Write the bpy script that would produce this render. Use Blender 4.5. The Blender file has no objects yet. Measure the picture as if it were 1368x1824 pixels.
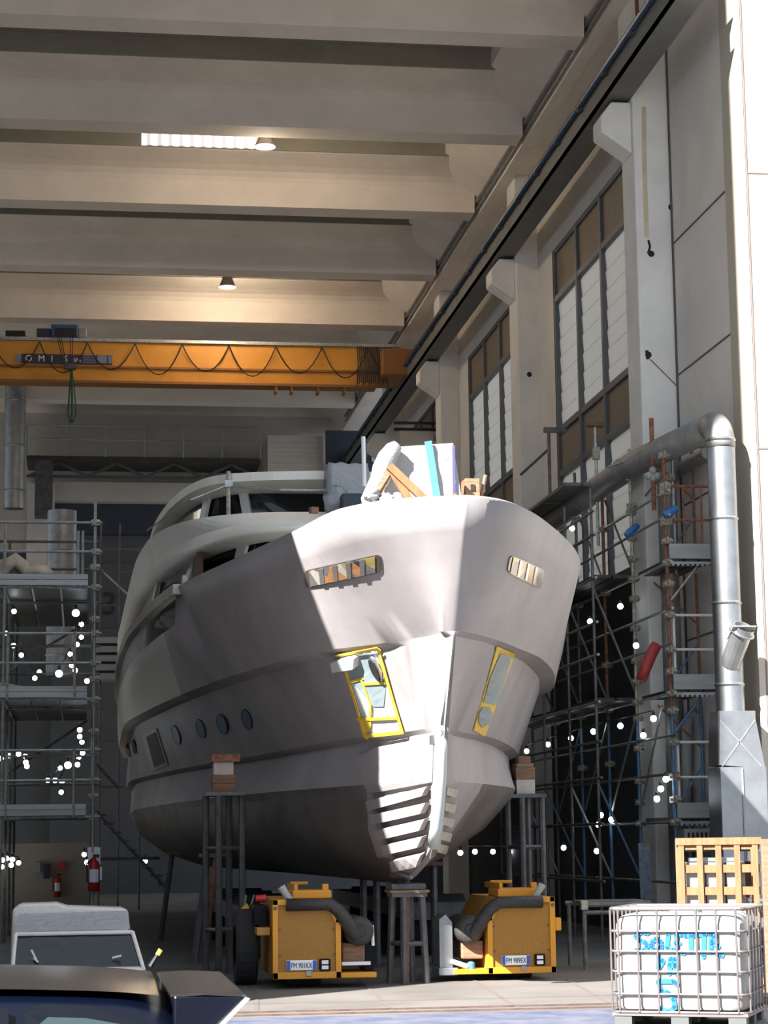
import bpy, bmesh, math, random
from mathutils import Vector, Matrix
from mathutils.bvhtree import BVHTree
random.seed(7)
S = bpy.context.scene
COL = S.collection
V = Vector
# ------------------------------------------------------------------ camera
F, CX, CY, H = 3800.0, 684.0, 912.0, 1.7
ey = V((145 - CX, -(1505 - CY), F)).normalized()
ez = V((383 - CX, 24400 + CY, F)); ez = (ez - ez.dot(ey) * ey).normalized()
ex = ey.cross(ez)
if ex.x < 0: ex = -ex
RW = Matrix((ex, ey, ez))            # rows: hall axes seen from the camera (right, up, forward)
def ray(px, py): return RW @ V((px - CX, -(py - CY), F))
O = V((0, 0, H))
def atY(px, py, y): d = ray(px, py); return O + d * (y / d.y)
def atX(px, py, x): d = ray(px, py); return O + d * (x / d.x)
def atZ(px, py, z): d = ray(px, py); return O + d * ((z - H) / d.z)
right, up, fwd = RW @ V((1, 0, 0)), RW @ V((0, 1, 0)), RW @ V((0, 0, 1))
cam = bpy.data.cameras.new('camera'); cam.lens = F / 1824 * 36; cam.sensor_width = 36; cam.sensor_fit = 'AUTO'
cam.clip_end = 500; cam.clip_start = 0.1
co = bpy.data.objects.new('camera', cam); COL.objects.link(co)
m3 = Matrix((right, up, -fwd)).transposed()
co.matrix_world = Matrix.Translation(O) @ m3.to_4x4()
S.camera = co

# ------------------------------------------------------------------ materials
def mat(name, col, rough=0.6, metal=0.0, var=0.0, scale=4.0, bump=0.0, col2=None, emit=0.0, spec=0.5, coat=0.0, stretch=None):
    m = bpy.data.materials.new(name); m.use_nodes = True
    nt = m.node_tree; b = nt.nodes['Principled BSDF']
    c = (*col, 1)
    b.inputs['Base Color'].default_value = c
    b.inputs['Roughness'].default_value = rough; b.inputs['Metallic'].default_value = metal
    b.inputs['Specular IOR Level'].default_value = spec
    b.inputs['Coat Weight'].default_value = coat
    if emit:
        b.inputs['Emission Color'].default_value = c; b.inputs['Emission Strength'].default_value = emit
    if var or bump:
        tc = nt.nodes.new('ShaderNodeTexCoord'); mp = nt.nodes.new('ShaderNodeMapping')
        if stretch: mp.inputs['Scale'].default_value = stretch
        nt.links.new(tc.outputs['Object'], mp.inputs['Vector'])
        n = nt.nodes.new('ShaderNodeTexNoise'); n.inputs['Scale'].default_value = scale; n.inputs['Detail'].default_value = 6
        n.inputs['Roughness'].default_value = 0.62
        nt.links.new(mp.outputs['Vector'], n.inputs['Vector'])
        if var:
            r = nt.nodes.new('ShaderNodeValToRGB')
            lo = col2 or tuple(x * (1 - var) for x in col)
            hi = col if col2 else tuple(min(1, x * (1 + var * .5)) for x in col)
            r.color_ramp.elements[0].color = (*lo, 1); r.color_ramp.elements[1].color = (*hi, 1)
            r.color_ramp.elements[0].position = .32; r.color_ramp.elements[1].position = .62
            nt.links.new(n.outputs['Fac'], r.inputs['Fac']); nt.links.new(r.outputs['Color'], b.inputs['Base Color'])
        if bump:
            bp = nt.nodes.new('ShaderNodeBump'); bp.inputs['Strength'].default_value = bump; bp.inputs['Distance'].default_value = .05
            nt.links.new(n.outputs['Fac'], bp.inputs['Height']); nt.links.new(bp.outputs['Normal'], b.inputs['Normal'])
    return m
def thin(name, col, trans, rough=.2, transp=0.3, bump=0.0, scale=8):
    """thin plastic sheet: translucent, glossy and partly clear"""
    m = mat(name, col, rough, bump=bump, scale=scale); nt = m.node_tree
    out = nt.nodes['Material Output']; b = nt.nodes['Principled BSDF']
    t = nt.nodes.new('ShaderNodeBsdfTranslucent'); t.inputs['Color'].default_value = (*col, 1)
    x = nt.nodes.new('ShaderNodeMixShader'); x.inputs['Fac'].default_value = trans
    nt.links.new(b.outputs[0], x.inputs[1]); nt.links.new(t.outputs[0], x.inputs[2])
    last = x
    if transp:
        tr = nt.nodes.new('ShaderNodeBsdfTransparent'); y = nt.nodes.new('ShaderNodeMixShader'); y.inputs['Fac'].default_value = transp
        nt.links.new(x.outputs[0], y.inputs[1]); nt.links.new(tr.outputs[0], y.inputs[2]); last = y
    nt.links.new(last.outputs[0], out.inputs['Surface'])
    return m
M = dict(
    primer=mat('hull_primer', (.285, .266, .272), .55, var=.16, scale=.9, spec=.3),
    primer_light=mat('hull_light_primer', (.40, .365, .32), .6, var=.2, scale=1.6, spec=.3, stretch=(1, 2.5, .5)),
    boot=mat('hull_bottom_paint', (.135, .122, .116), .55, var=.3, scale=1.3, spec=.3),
    gel=mat('superstructure_white', (.80, .76, .68), .45, var=.08, scale=1.2),
    white_paint=mat('white_paint', (.72, .72, .70), .4),
    concrete=mat('beam_concrete', (.82, .75, .67), .85, var=.1, scale=.7),
    column=mat('column_plaster', (.80, .78, .74), .85, var=.1, scale=1.1, bump=.05),
    panel=mat('wall_panel', (.72, .68, .63), .85, var=.1, scale=.5),
    facade=mat('facade_render', (.50, .45, .365), .9, var=.04, scale=.8),
    facade_trim=mat('facade_trim', (.20, .15, .14), .9),
    floor=None, dark=mat('dark_interior', (.018, .02, .026), .8, var=.3, scale=1),
    navy=mat('navy_panel', (.03, .04, .065), .6, var=.2, scale=2),
    slate=mat('slate_door', (.085, .092, .10), .7, var=.15, scale=.6),
    black=mat('black_paint', (.012, .012, .014), .5),
    beige=mat('beige_panel', (.60, .56, .50), .8, var=.08, scale=1),
    steel_dark=mat('dark_steel', (.10, .10, .105), .5, .5, var=.3, scale=6),
    runway=mat('grey_runway_steel', (.16, .16, .155), .6, .2, var=.15, scale=1.5),
    bluepipe=mat('blue_conduit', (.045, .09, .17), .4, .3),
    mullion=mat('grey_window_frame', (.13, .14, .15), .5, .2),
    tanpane=mat('tan_pane', (.20, .155, .105), .6, var=.1, scale=2),
    galv=mat('galvanised_steel', (.30, .315, .33), .36, .75, var=.18, scale=2.5, bump=.03),
    duct_grey=mat('weathered_duct', (.30, .295, .285), .5, .45, var=.25, scale=3, bump=.04),
    duct_dim=mat('dim_duct', (.36, .37, .375), .45, .5, var=.25, scale=3),
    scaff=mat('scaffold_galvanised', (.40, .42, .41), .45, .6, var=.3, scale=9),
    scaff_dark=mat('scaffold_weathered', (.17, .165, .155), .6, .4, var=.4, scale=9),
    rust=mat('rusty_tube', (.28, .12, .07), .75, .2, var=.5, scale=12),
    scaff_blue=mat('blue_tube', (.08, .17, .30), .5, .2, var=.3, scale=12),
    coupler=mat('scaffold_coupler', (.45, .41, .33), .55, .5, var=.4, scale=14),
    toe=mat('aluminium_toe_board', (.36, .37, .36), .5, .4, var=.2, scale=3, stretch=(.3, 3, 3)),
    plank=mat('aluminium_plank', (.055, .056, .055), .45, .5, var=.25, scale=3, stretch=(.3, 3, 3)),
    bulb=mat('lit_bulb', (.88, .95, 1.0), .3, emit=6),
    lamp_glow=mat('warm_lamp_glow', (1.0, .50, .26), .3, emit=1.6),
    socket=mat('bulb_socket', (.05, .05, .05), .5),
    cable=mat('black_cable', (.02, .02, .02), .6),
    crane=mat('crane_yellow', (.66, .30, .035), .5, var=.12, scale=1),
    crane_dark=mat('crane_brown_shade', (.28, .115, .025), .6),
    blue=mat('hoist_blue', (.03, .09, .20), .5),
    sling=mat('green_sling', (.03, .09, .05), .8),
    signnavy=mat('sign_navy', (.03, .035, .075), .5),
    signwhite=mat('sign_white', (.95, .95, .95), .5),
    yellow=mat('machine_yellow', (.62, .27, .012), .42, var=.06, scale=2),
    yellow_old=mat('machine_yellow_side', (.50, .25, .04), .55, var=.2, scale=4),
    grille=None,
    duct_black=mat('black_wrapped_duct', (.03, .028, .027), .6, var=.4, scale=25, bump=.3),
    rubber=mat('rubber', (.02, .02, .021), .85),
    chrome=mat('polished_steel', (.50, .49, .48), .16, .8),
    lens=mat('lamp_lens', (.75, .76, .78), .15),
    plate_blue=mat('plate_blue', (.02, .10, .45), .5),
    plate_white=mat('plate_white', (.80, .82, .85), .4),
    wood=mat('pine_wood', (.23, .105, .045), .7, var=.3, scale=3, stretch=(8, 8, 1)),
    wood_pale=mat('pale_timber', (.22, .14, .09), .75, var=.3, scale=4, stretch=(1, 6, 8)),
    wood_dark=mat('old_timber', (.22, .12, .07), .8, var=.4, scale=5, stretch=(1, 6, 8)),
    concrete_block=mat('grey_block', (.50, .44, .40), .85, var=.15, scale=6),
    film=thin('white_wrap_film', (.33, .33, .335), .25, .25, 0, bump=.5, scale=7),
    film2=thin('console_wrap_film', (.78, .75, .71), .25, .25, 0, bump=.5, scale=7),
    clearfilm=thin('clear_wrap_film', (.66, .68, .70), .15, .12, .35, bump=.7, scale=9),
    greyfilm=thin('grey_wrap_film', (.42, .44, .46), .1, .15, .12, bump=.9, scale=10),
    bluetape=mat('blue_tape', (.06, .17, .40), .5),
    purple=mat('purple_strip', (.06, .055, .16), .5),
    tape=mat('yellow_masking_tape', (.62, .42, .04), .6, var=.2, scale=18),
    filmgrey=mat('masking_film_grey', (.20, .25, .275), .35, var=.12, scale=3),
    frame_metal=mat('dark_polished_frame', (.20, .16, .15), .2, .7),
    paper=mat('white_masking_paper', (.46, .485, .49), .6, var=.05, scale=9),
    stembar=mat('white_stem_tape', (.42, .46, .47), .35),
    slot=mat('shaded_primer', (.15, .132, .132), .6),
    hole=mat('dark_hole', (.008, .008, .009), .7),
    portglass=mat('blue_port_film', (.025, .085, .15), .5, var=.4, scale=9),
    glass_dark=mat('dark_glazing', (.012, .013, .016), .08),
    brown_int=mat('brown_interior', (.10, .05, .035), .7, var=.3, scale=3),
    tank=thin('white_tank_plastic', (.36, .355, .345), .2, .35, 0),
    cage=mat('galvanised_cage', (.17, .15, .155), .4, .5),
    spray=mat('blue_spray_paint', (.004, .12, .29), .7),
    spray_soft=thin('thin_blue_spray', (.12, .46, .80), .0, .7, .5),
    palletgrey=mat('pallet_grey', (.07, .075, .075), .7),
    plastic_grey=mat('grey_plastic', (.32, .33, .33), .6),
    carpaint=mat('dark_blue_car_paint', (.0006, .0018, .0065), .35, 0, spec=.22),
    carblack=mat('car_black_trim', (.002, .003, .006), .4, spec=.15),
    carglass=mat('car_tinted_glass', (.02, .032, .036), .06, 0, spec=.5),
    car_roof=mat('car_roof_reflection', (.012, .011, .0105), .25, 0, spec=.6),  # brown-grey reflection on the roof is put into this colour
    red=mat('extinguisher_red', (.45, .02, .015), .35),
    redhose=mat('red_hose', (.42, .05, .05), .55, var=.2, scale=9),
    foam=mat('beige_foam', (.66, .54, .40), .85, var=.15, scale=8),
    tarp_blue=mat('blue_bin_bag', (.04, .16, .45), .4),
    roofglow=mat('polycarbonate_rooflight', (.95, .92, .94), .5, emit=.42),
    roofglow2=mat('polycarbonate_rooflight_rib', (.80, .74, .80), .5, emit=.30),
    olive=mat('olive_upstand', (.30, .285, .24), .85, var=.1, scale=1),
    white_thing=mat('white_cartons', (.34, .335, .33), .7),
    mesh_floor=None)
def pane_mat():
    m = bpy.data.materials.new('frosted_corrugated_pane'); m.use_nodes = True; nt = m.node_tree
    out = nt.nodes['Material Output']; b = nt.nodes['Principled BSDF']
    b.inputs['Base Color'].default_value = (.50, .47, .43, 1); b.inputs['Roughness'].default_value = .5
    t = nt.nodes.new('ShaderNodeBsdfTranslucent'); t.inputs['Color'].default_value = (.66, .59, .50, 1)
    x = nt.nodes.new('ShaderNodeMixShader'); x.inputs['Fac'].default_value = .6
    nt.links.new(b.outputs[0], x.inputs[1]); nt.links.new(t.outputs[0], x.inputs[2]); nt.links.new(x.outputs[0], out.inputs['Surface'])
    return m
M['pane'] = pane_mat()
def floor_mat():
    m = bpy.data.materials.new('yard_concrete'); m.use_nodes = True; nt = m.node_tree; b = nt.nodes['Principled BSDF']
    b.inputs['Roughness'].default_value = .8
    tc = nt.nodes.new('ShaderNodeTexCoord')
    n = nt.nodes.new('ShaderNodeTexNoise'); n.inputs['Scale'].default_value = .9; n.inputs['Detail'].default_value = 8
    nt.links.new(tc.outputs['Object'], n.inputs['Vector'])
    r = nt.nodes.new('ShaderNodeValToRGB')
    r.color_ramp.elements[0].position = .35; r.color_ramp.elements[0].color = (.105, .095, .088, 1)
    r.color_ramp.elements[1].position = .65; r.color_ramp.elements[1].color = (.145, .132, .124, 1)
    nt.links.new(n.outputs['Fac'], r.inputs['Fac']); nt.links.new(r.outputs['Color'], b.inputs['Base Color'])
    return m
M['floor'] = floor_mat()
def grille_mat():
    m = bpy.data.materials.new('perforated_ochre_sheet'); m.use_nodes = True; nt = m.node_tree; b = nt.nodes['Principled BSDF']
    b.inputs['Roughness'].default_value = .55
    tc = nt.nodes.new('ShaderNodeTexCoord'); v = nt.nodes.new('ShaderNodeTexVoronoi'); v.inputs['Scale'].default_value = 130
    nt.links.new(tc.outputs['Object'], v.inputs['Vector'])
    r = nt.nodes.new('ShaderNodeValToRGB')
    r.color_ramp.elements[0].position = .25; r.color_ramp.elements[0].color = (.20, .09, .008, 1)
    r.color_ramp.elements[1].position = .5; r.color_ramp.elements[1].color = (.33, .155, .014, 1)
    nt.links.new(v.outputs['Distance'], r.inputs['Fac']); nt.links.new(r.outputs['Color'], b.inputs['Base Color'])
    return m
M['grille'] = grille_mat()

# ------------------------------------------------------------------ mesh builder
ROOT = {}
class MB:
    def __init__(s): s.v = []; s.f = []; s.m = []; s.k = 0
    def add(s, vs, fs):
        o = len(s.v); s.v += [tuple(x) for x in vs]
        for f in fs: s.f.append(tuple(i + o for i in f)); s.m.append(s.k)
        return s
    def box(s, x0, x1, y0, y1, z0, z1):
        vs = [(x, y, z) for z in (z0, z1) for y in (y0, y1) for x in (x0, x1)]
        return s.add(vs, [(0, 2, 3, 1), (4, 5, 7, 6), (0, 1, 5, 4), (2, 6, 7, 3), (0, 4, 6, 2), (1, 3, 7, 5)])
    def obox(s, c, size, rz=0, rx=0, ry=0):
        R = Matrix.Rotation(rz, 3, 'Z') @ Matrix.Rotation(ry, 3, 'Y') @ Matrix.Rotation(rx, 3, 'X')
        a, b, d = size[0] / 2, size[1] / 2, size[2] / 2
        vs = [V(c) + R @ V((x, y, z)) for z in (-d, d) for y in (-b, b) for x in (-a, a)]
        return s.add(vs, [(0, 2, 3, 1), (4, 5, 7, 6), (0, 1, 5, 4), (2, 6, 7, 3), (0, 4, 6, 2), (1, 3, 7, 5)])
    def bar(s, p, q, w, h, roll=V((0, 0, 1))):
        p, q = V(p), V(q); d = (q - p).normalized()
        a = d.cross(roll)
        if a.length < 1e-4: a = d.cross(V((0, 1, 0)))
        a = a.normalized() * w / 2; b = a.cross(d).normalized() * h / 2
        vs = [p - a - b, p + a - b, p + a + b, p - a + b, q - a - b, q + a - b, q + a + b, q - a + b]
        return s.add(vs, [(3, 2, 1, 0), (4, 5, 6, 7), (0, 1, 5, 4), (1, 2, 6, 5), (2, 3, 7, 6), (3, 0, 4, 7)])
    def tube(s, pts, r, n=8, caps=True):
        pts = [V(p) for p in pts]; rings = []
        rr = r if isinstance(r, (list, tuple)) else [r] * len(pts)
        d0 = (pts[1] - pts[0]).normalized()
        a = d0.cross(V((0, 0, 1)))
        if a.length < 1e-3: a = d0.cross(V((0, 1, 0)))
        a.normalize()
        for i, p in enumerate(pts):
            if i == 0: d = pts[1] - pts[0]
            elif i == len(pts) - 1: d = pts[-1] - pts[-2]
            else: d = (pts[i + 1] - p).normalized() + (p - pts[i - 1]).normalized()
            d.normalize(); a = (a - a.dot(d) * d).normalized(); b = d.cross(a)
            rings.append([p + (a * math.cos(t) + b * math.sin(t)) * rr[i] for t in [2 * math.pi * j / n for j in range(n)]])
        vs = [v for g in rings for v in g]; fs = []
        for i in range(len(pts) - 1):
            for j in range(n):
                k = (j + 1) % n; fs.append((i * n + j, i * n + k, (i + 1) * n + k, (i + 1) * n + j))
        if caps: fs.append(tuple(range(n))[::-1]); fs.append(tuple((len(pts) - 1) * n + j for j in range(n)))
        return s.add(vs, fs)
    def lathe(s, c, prof, n=20, axis=V((0, 0, 1))):
        axis = V(axis).normalized(); a = axis.cross(V((0, 1, 0)))
        if a.length < 1e-3: a = axis.cross(V((1, 0, 0)))
        a.normalize(); b = axis.cross(a); c = V(c)
        vs = [c + axis * h + (a * math.cos(2 * math.pi * j / n) + b * math.sin(2 * math.pi * j / n)) * r for r, h in prof for j in range(n)]
        fs = []
        for i in range(len(prof) - 1):
            for j in range(n):
                k = (j + 1) % n; fs.append((i * n + j, i * n + k, (i + 1) * n + k, (i + 1) * n + j))
        return s.add(vs, fs)
    def prism(s, poly, ext):
        """closed 3-D polygon swept by the vector ext"""
        p = [V(x) for x in poly]; e = V(ext); n = len(p)
        return s.add(p + [x + e for x in p], [tuple(range(n))[::-1], tuple(range(n, 2 * n))] + [(i, (i + 1) % n, n + (i + 1) % n, n + i) for i in range(n)])
    def grid(s, rows, close=False):
        nr, nc = len(rows), len(rows[0]); fs = []
        for i in range(nr - 1):
            for j in range(nc if close else nc - 1):
                k = (j + 1) % nc; fs.append((i * nc + j, i * nc + k, (i + 1) * nc + k, (i + 1) * nc + j))
        return s.add([v for r in rows for v in r], fs)
    def sphere(s, c, r, n=10, sz=1.0):
        prof = [(r * math.sin(math.pi * i / n) + 1e-5, -r * sz * math.cos(math.pi * i / n)) for i in range(n + 1)]
        return s.lathe(c, prof, n + 2)
    def build(s, name, m, parent=None, smooth=False, bevel=0, origin=None):
        me = bpy.data.meshes.new(name)
        if parent is not None: o = ROOT.get(parent.name, V((0, 0, 0)))
        else:
            xs, ys, zs = zip(*s.v)
            o = V(((min(xs) + max(xs)) / 2, (min(ys) + max(ys)) / 2, min(zs))) if origin is None else V(origin)
        me.from_pydata([tuple(V(v) - o) for v in s.v], [], s.f)
        ms = m if isinstance(m, (list, tuple)) else [m]
        for x in ms: me.materials.append(x)
        me.polygons.foreach_set('material_index', s.m)
        bm = bmesh.new(); bm.from_mesh(me); bmesh.ops.recalc_face_normals(bm, faces=bm.faces[:]); bm.to_mesh(me); bm.free()
        if smooth:
            for p in me.polygons: p.use_smooth = True
        ob = bpy.data.objects.new(name, me); COL.objects.link(ob)
        if parent is not None:
            ob.parent = parent; ROOT[ob.name] = o
        else:
            ob.location = o; ROOT[ob.name] = o
        if bevel:
            b = ob.modifiers.new('bevel', 'BEVEL'); b.width = bevel; b.segments = 2; b.limit_method = 'ANGLE'
        return ob
def tag(o, label=None, cat=None, group=None, kind=None):
    if label: o['label'] = label
    if cat: o['category'] = cat
    if group: o['group'] = group
    if kind: o['kind'] = kind
    return o
def thing(name, loc, label, cat, group=None, kind=None):
    o = bpy.data.objects.new(name, None); COL.objects.link(o); o.location = loc; o.empty_display_size = .2
    ROOT[o.name] = V(loc); return tag(o, label, cat, group, kind)
def struct(name, mb, m, label=None, cat=None, **k):
    return tag(mb.build(name, m, **k), label, cat, None, 'structure')
def box(*a): return MB().box(*a)
def text_mb(txt, size, origin, xdir, zdir, depth=.006, width=None):
    cu = bpy.data.curves.new('t', 'FONT'); cu.body = txt; cu.size = size; cu.extrude = depth / 2; cu.resolution_u = 3
    ob = bpy.data.objects.new('t', cu); COL.objects.link(ob)
    dg = bpy.context.evaluated_depsgraph_get(); dg.update()
    me = bpy.data.meshes.new_from_object(ob.evaluated_get(dg))
    vs = [v.co.copy() for v in me.vertices]; fs = [tuple(p.vertices) for p in me.polygons]
    bpy.data.objects.remove(ob); bpy.data.curves.remove(cu); bpy.data.meshes.remove(me)
    xd, zd = V(xdir).normalized(), V(zdir).normalized(); nd = xd.cross(zd)
    sx = 1.0
    if width:
        w = max(v.x for v in vs) - min(v.x for v in vs); sx = width / w
    mb = MB(); mb.add([V(origin) + xd * v.x * sx + zd * v.y + nd * v.z for v in vs], fs); return mb

# ------------------------------------------------------------------ the setting
WX, CXI = 10.15, 9.5                     # wall face, inner face of the columns
BAY = 10.32; C1 = 35.1
struct('floor', box(-45, 45, -12, 28.5, -.3, 0), M['floor'], 'pale concrete yard in front of the hall', 'floor')
struct('floor', box(-45, 45, 28.5, 90, -.3, 0), mat('hall_floor', (.15, .14, .13), .7, var=.3, scale=.8), 'dark concrete hall floor', 'floor')
# paving joints, door track and painted strip of the forecourt
def joint(name, x0, y0, x1, y1, w, m, z=.004):
    return struct(name, MB().bar((x0, y0, z / 2 + .001), (x1, y1, z / 2 + .001), w, z), m)
M['joint'] = mat('joint_filler', (.12, .10, .095), .9)
M['track'] = mat('rusty_track', (.10, .062, .05), .7, .2, var=.4, scale=6)
M['paint_blue'] = mat('worn_blue_white_paint', (.13, .135, .175), .6, var=.45, scale=2.2, col2=(.05, .065, .13))
for i, (a, b) in enumerate([(457, 457), (640, 700), (842, 930), (1010, 1110)]):
    p, q = atZ(a, 1745, 0), atZ(b, 1800, 0)
    joint('trim_%d' % (i + 1), p.x, p.y, q.x, q.y, .05, M['joint'])
joint('trim_6', -4, 23.2, 12, 23.35, .03, M['joint'])
joint('trim_7', -6, 22.05, 14, 22.1, .08, M['track'], .012)
joint('trim_8', -6, 21.65, 14, 21.7, .06, M['track'], .012)
joint('trim_9', -6, 20.4, 14, 20.5, 1.9, M['paint_blue'], .003)
# right side: facade return, wall panels, bays with windows, columns
struct('wall_facade', box(10.2, 24, 31.2, 31.9, 0, 21), M['facade'], 'sunlit cream outer wall at the right edge', 'wall')
tr = MB().box(10.13, 10.2, 31.17, 31.95, 0, 21); tr.box(10.2, 10.23, 31.17, 31.2, 0, 21); struct('trim_10', tr, M['facade'])
struct('trim_11', box(10.235, 10.262, 31.18, 31.2, 0, 21), M['facade_trim'])
struct('trim_12', box(10.2, 24, 31.185, 31.2, 12.0, 12.03), M['facade_trim'])
struct('trim_13', box(10.2, 24, 31.185, 31.2, 7.6, 7.63), M['facade_trim'])
struct('wall_right', box(WX, WX + .3, 31.9, C1 - .02, 0, 18), M['panel'], 'beige concrete wall panel beside the entrance', 'wall')
for i, z in enumerate((11.95, 9.6, 7.3, 5.0)):
    struct('trim_%d' % (14 + i), MB().bar((WX - .005, 31.9, z), (WX - .005, C1, z), .02, .025), M['joint'])
struct('trim_18', box(WX - .03, WX, C1 - .06, C1 - .02, 0, 18), M['joint'])
colm = []
for k in range(4):
    y = C1 + BAY * k
    c = MB(); c.box(CXI, WX + .35, y, y + .86, 0, 16.5)
    # corbel under the crane runway
    c.prism([(CXI, y + .1, 13.62), (8.95, y + .1, 14.0), (8.95, y + .1, 14.30), (9.15, y + .1, 14.56), (CXI, y + .1, 14.56)], (0, .62, 0))
    o = struct('column', c, M['column'], ['concrete column with corbel nearest the entrance, holes and cracks in it', 'second concrete column from the entrance, between the two tall windows', 'third concrete column from the entrance, beyond the farther window', 'farthest concrete column on the right wall'][k], 'column', bevel=.03)
    hs = {0: [(1196, 369), (1160, 452), (1155, 632), (1213, 604)], 1: [(970, 591), (943, 667)], 2: [(824, 757)]}.get(k, [])
    for (px, py) in hs:
        p = atY(px, py, y)
        MB().lathe(p + V((0, .003, 0)), [(.0001, .012), (.055, .012), (.06, 0)], 12, (0, -1, 0)).build('hole', M['hole'], o)
# cracks, stain and rust line on the first column
p = atY(1152, 430, C1)
M['stain'] = mat('yellow_stain', (.62, .53, .36), .9, var=.15, scale=5)
def on_col(px, py): return atY(px, py, C1 - .004)
def streak(name, pts, w, m):
    mb = MB()
    for a, b in zip(pts, pts[1:]): mb.bar(on_col(*a), on_col(*b), w, .006, V((0, 1, 0)))
    return mb
c1 = bpy.data.objects['column']
streak('s', [(1147, 190), (1148, 300), (1152, 422)], .08, 0).build('stain', M['stain'], c1)
streak('s', [(1155, 428), (1158, 440), (1154, 452)], .04, 0).build('crack', M['hole'], c1)
streak('s', [(1152, 624), (1154, 640)], .06, 0).build('crack', M['hole'], c1)
streak('s', [(1158, 640), (1196, 678), (1228, 710)], .018, 0).build('wire', M['wood_dark'], c1)
tag(MB().tube([atX(1134, 0, 9.44), atX(1138, 95, 9.44)], .035, 8).build('rusty_pipe', M['rust']), 'short rusty vertical pipe on the first column above the crane runway', 'pipe')
# bays: wall above, below and beside the windows
RZ = [14.28, 13.2, 10.32, 9.37, 6.6]
for k in range(3):
    y0, y1 = C1 + BAY * k + .86, C1 + BAY * (k + 1)
    w0, w1 = C1 + BAY * k + 2.55, C1 + BAY * k + 8.78
    b = MB(); X0, X1 = 10.0, 10.4
    b.box(X0, X1, y0, y1, 14.3, 18); b.box(X0, X1, y0, w0, 6.6, 14.3); b.box(X0, X1, w1, y1, 6.6, 14.3)
    struct('wall_right', b, M['panel'], 'wall around the %s tall window' % ['nearest', 'second', 'farthest'][k], 'wall')
    struct('door_%d' % (k + 2), box(10.05, 10.3, y0, y1, 0, 6.58), M['dark'], 'dark opening under the %s tall window' % ['nearest', 'second', 'farthest'][k], 'door')
    win = thing('window_%d' % (k + 1), (10.1, (w0 + w1) / 2, 6.6), ['nearest tall gridded window with white corrugated panes', 'second tall gridded window behind the second column', 'farthest gridded window, mostly hidden by the third column'][k], 'window', kind='structure')
    fr = MB(); cols = [w0 + (w1 - w0) * i / 3 for i in range(4)]
    for c in cols: fr.box(10.0, 10.14, c - .07, c + .07, 6.6, 14.3)
    for z in RZ: fr.box(10.01, 10.13, w0, w1, z - .07, z + .07)
    fr.build('window_frame', M['mullion'], win, bevel=.01)
    for i in range(3):
        for j in range(4):
            a, c = cols[i] + .07, cols[i + 1] - .07; t, z = RZ[j] - .07, RZ[j + 1] + .07
            if j in (0, 2): box(10.07, 10.09, a, c, z, t).build('tan_pane', M['tanpane'], win)
            else:
                n = max(4, int((t - z) / .36)); rows = []
                for q in range(n * 6 + 1):
                    zz = z + (t - z) * q / (n * 6); ph = (q % 6) / 6
                    rows.append([(10.11 - .028 * ph, a, zz), (10.11 - .028 * ph, c, zz)])
                MB().grid(rows).build('frosted_pane', M['pane'], win)
# roof edge beam, gutter pipes, crane runway
struct('trim_20', box(9.22, 9.5, 31.9, 76, 16.4, 17.9), M['concrete'], 'long concrete edge beam the roof beams rest on', 'beam')
struct('wall_right', box(9.5, 10.6, 31.9, 76, 16.5, 18.2), M['concrete'], 'upper wall band under the roof', 'wall')
for i, (x, z, r) in enumerate([(9.17, 16.5, .035), (9.16, 16.68, .045)]):
    tag(MB().tube([(x, 31, z), (x, 74, z)], r, 8).build('gutter_pipe', M['duct_grey']), ['thin lower pipe running along the concrete roof edge beam', 'thicker upper pipe running along the concrete roof edge beam'][i], 'pipe')
run = thing('crane_runway', (9.2, 50, 14.57), 'grey steel runway beam of the crane along the right columns', 'runway')
rb = MB(); rb.box(9.0, 9.5, 30.6, 76, 14.62, 14.66); rb.box(9.22, 9.28, 30.6, 76, 14.66, 15.15); rb.box(9.02, 9.48, 30.6, 76, 15.15, 15.2); rb.box(9.0, 9.06, 30.6, 76, 14.62, 15.0)
rb.build('beam', M['runway'], run)
MB().tube([(8.93, 30.6, 15.0), (8.93, 76, 15.0)], .055, 8).build('conductor_rail', M['bluepipe'], run)
for k in range(24): MB().box(8.9, 9.0, 31 + k * 1.9, 31.1 + k * 1.9, 14.9, 15.06).build('rail_clip', M['steel_dark'], run)
box(9.2, 9.3, 30.6, 76, 15.2, 15.26).build('crane_rail', M['steel_dark'], run)
# roof: winged beams with open gaps between
SP = 5.63
def wing(y):
    half = []                                     # (dy, z) underside from the soffit outwards
    half = [(.34, 16.4), (.37, 16.98), (.42, 17.08), (.55, 17.19), (.78, 17.26), (1.1, 17.31), (1.5, 17.35), (1.56, 17.37)]
    lo = [(-a, z) for a, z in half[::-1]] + half
    top = [(1.56, 17.42), (.3, 17.8), (-.3, 17.8), (-1.56, 17.42)]
    return [(-22, y + a, z) for a, z in lo + top]
for k in range(8):
    y = 37.2 + SP * k
    struct('roof_beam', MB().prism(wing(y), (31.1, 0, 0)), M['concrete'], 'winged concrete roof beam, number %d counted from the entrance' % (k + 1), 'beam')
    # upstand closing the gap to the next beam, its north side open to the sky
    struct('ceiling', box(-22, 9.1, y - 1.60, y - 1.55, 17.36, 17.86), M['olive'], 'olive upstand along a roof beam', 'ceiling')
    struct('ceiling', box(-22, 9.1, y + 1.50, y + 1.55, 17.36, 17.86), M['olive'], 'olive upstand behind a roof beam', 'ceiling')
    struct('ceiling', box(-22, 9.1, y + 1.5, y + SP - 1.57, 17.76, 17.86), M['olive'], 'olive slab closing the gap behind a roof beam', 'ceiling')
hs = MB(); hs.prism([(9.22, 31.9, 16.75), (8.2, 31.9, 17.42), (8.2, 31.9, 17.9), (9.22, 31.9, 17.9)], (0, 44, 0))
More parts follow.
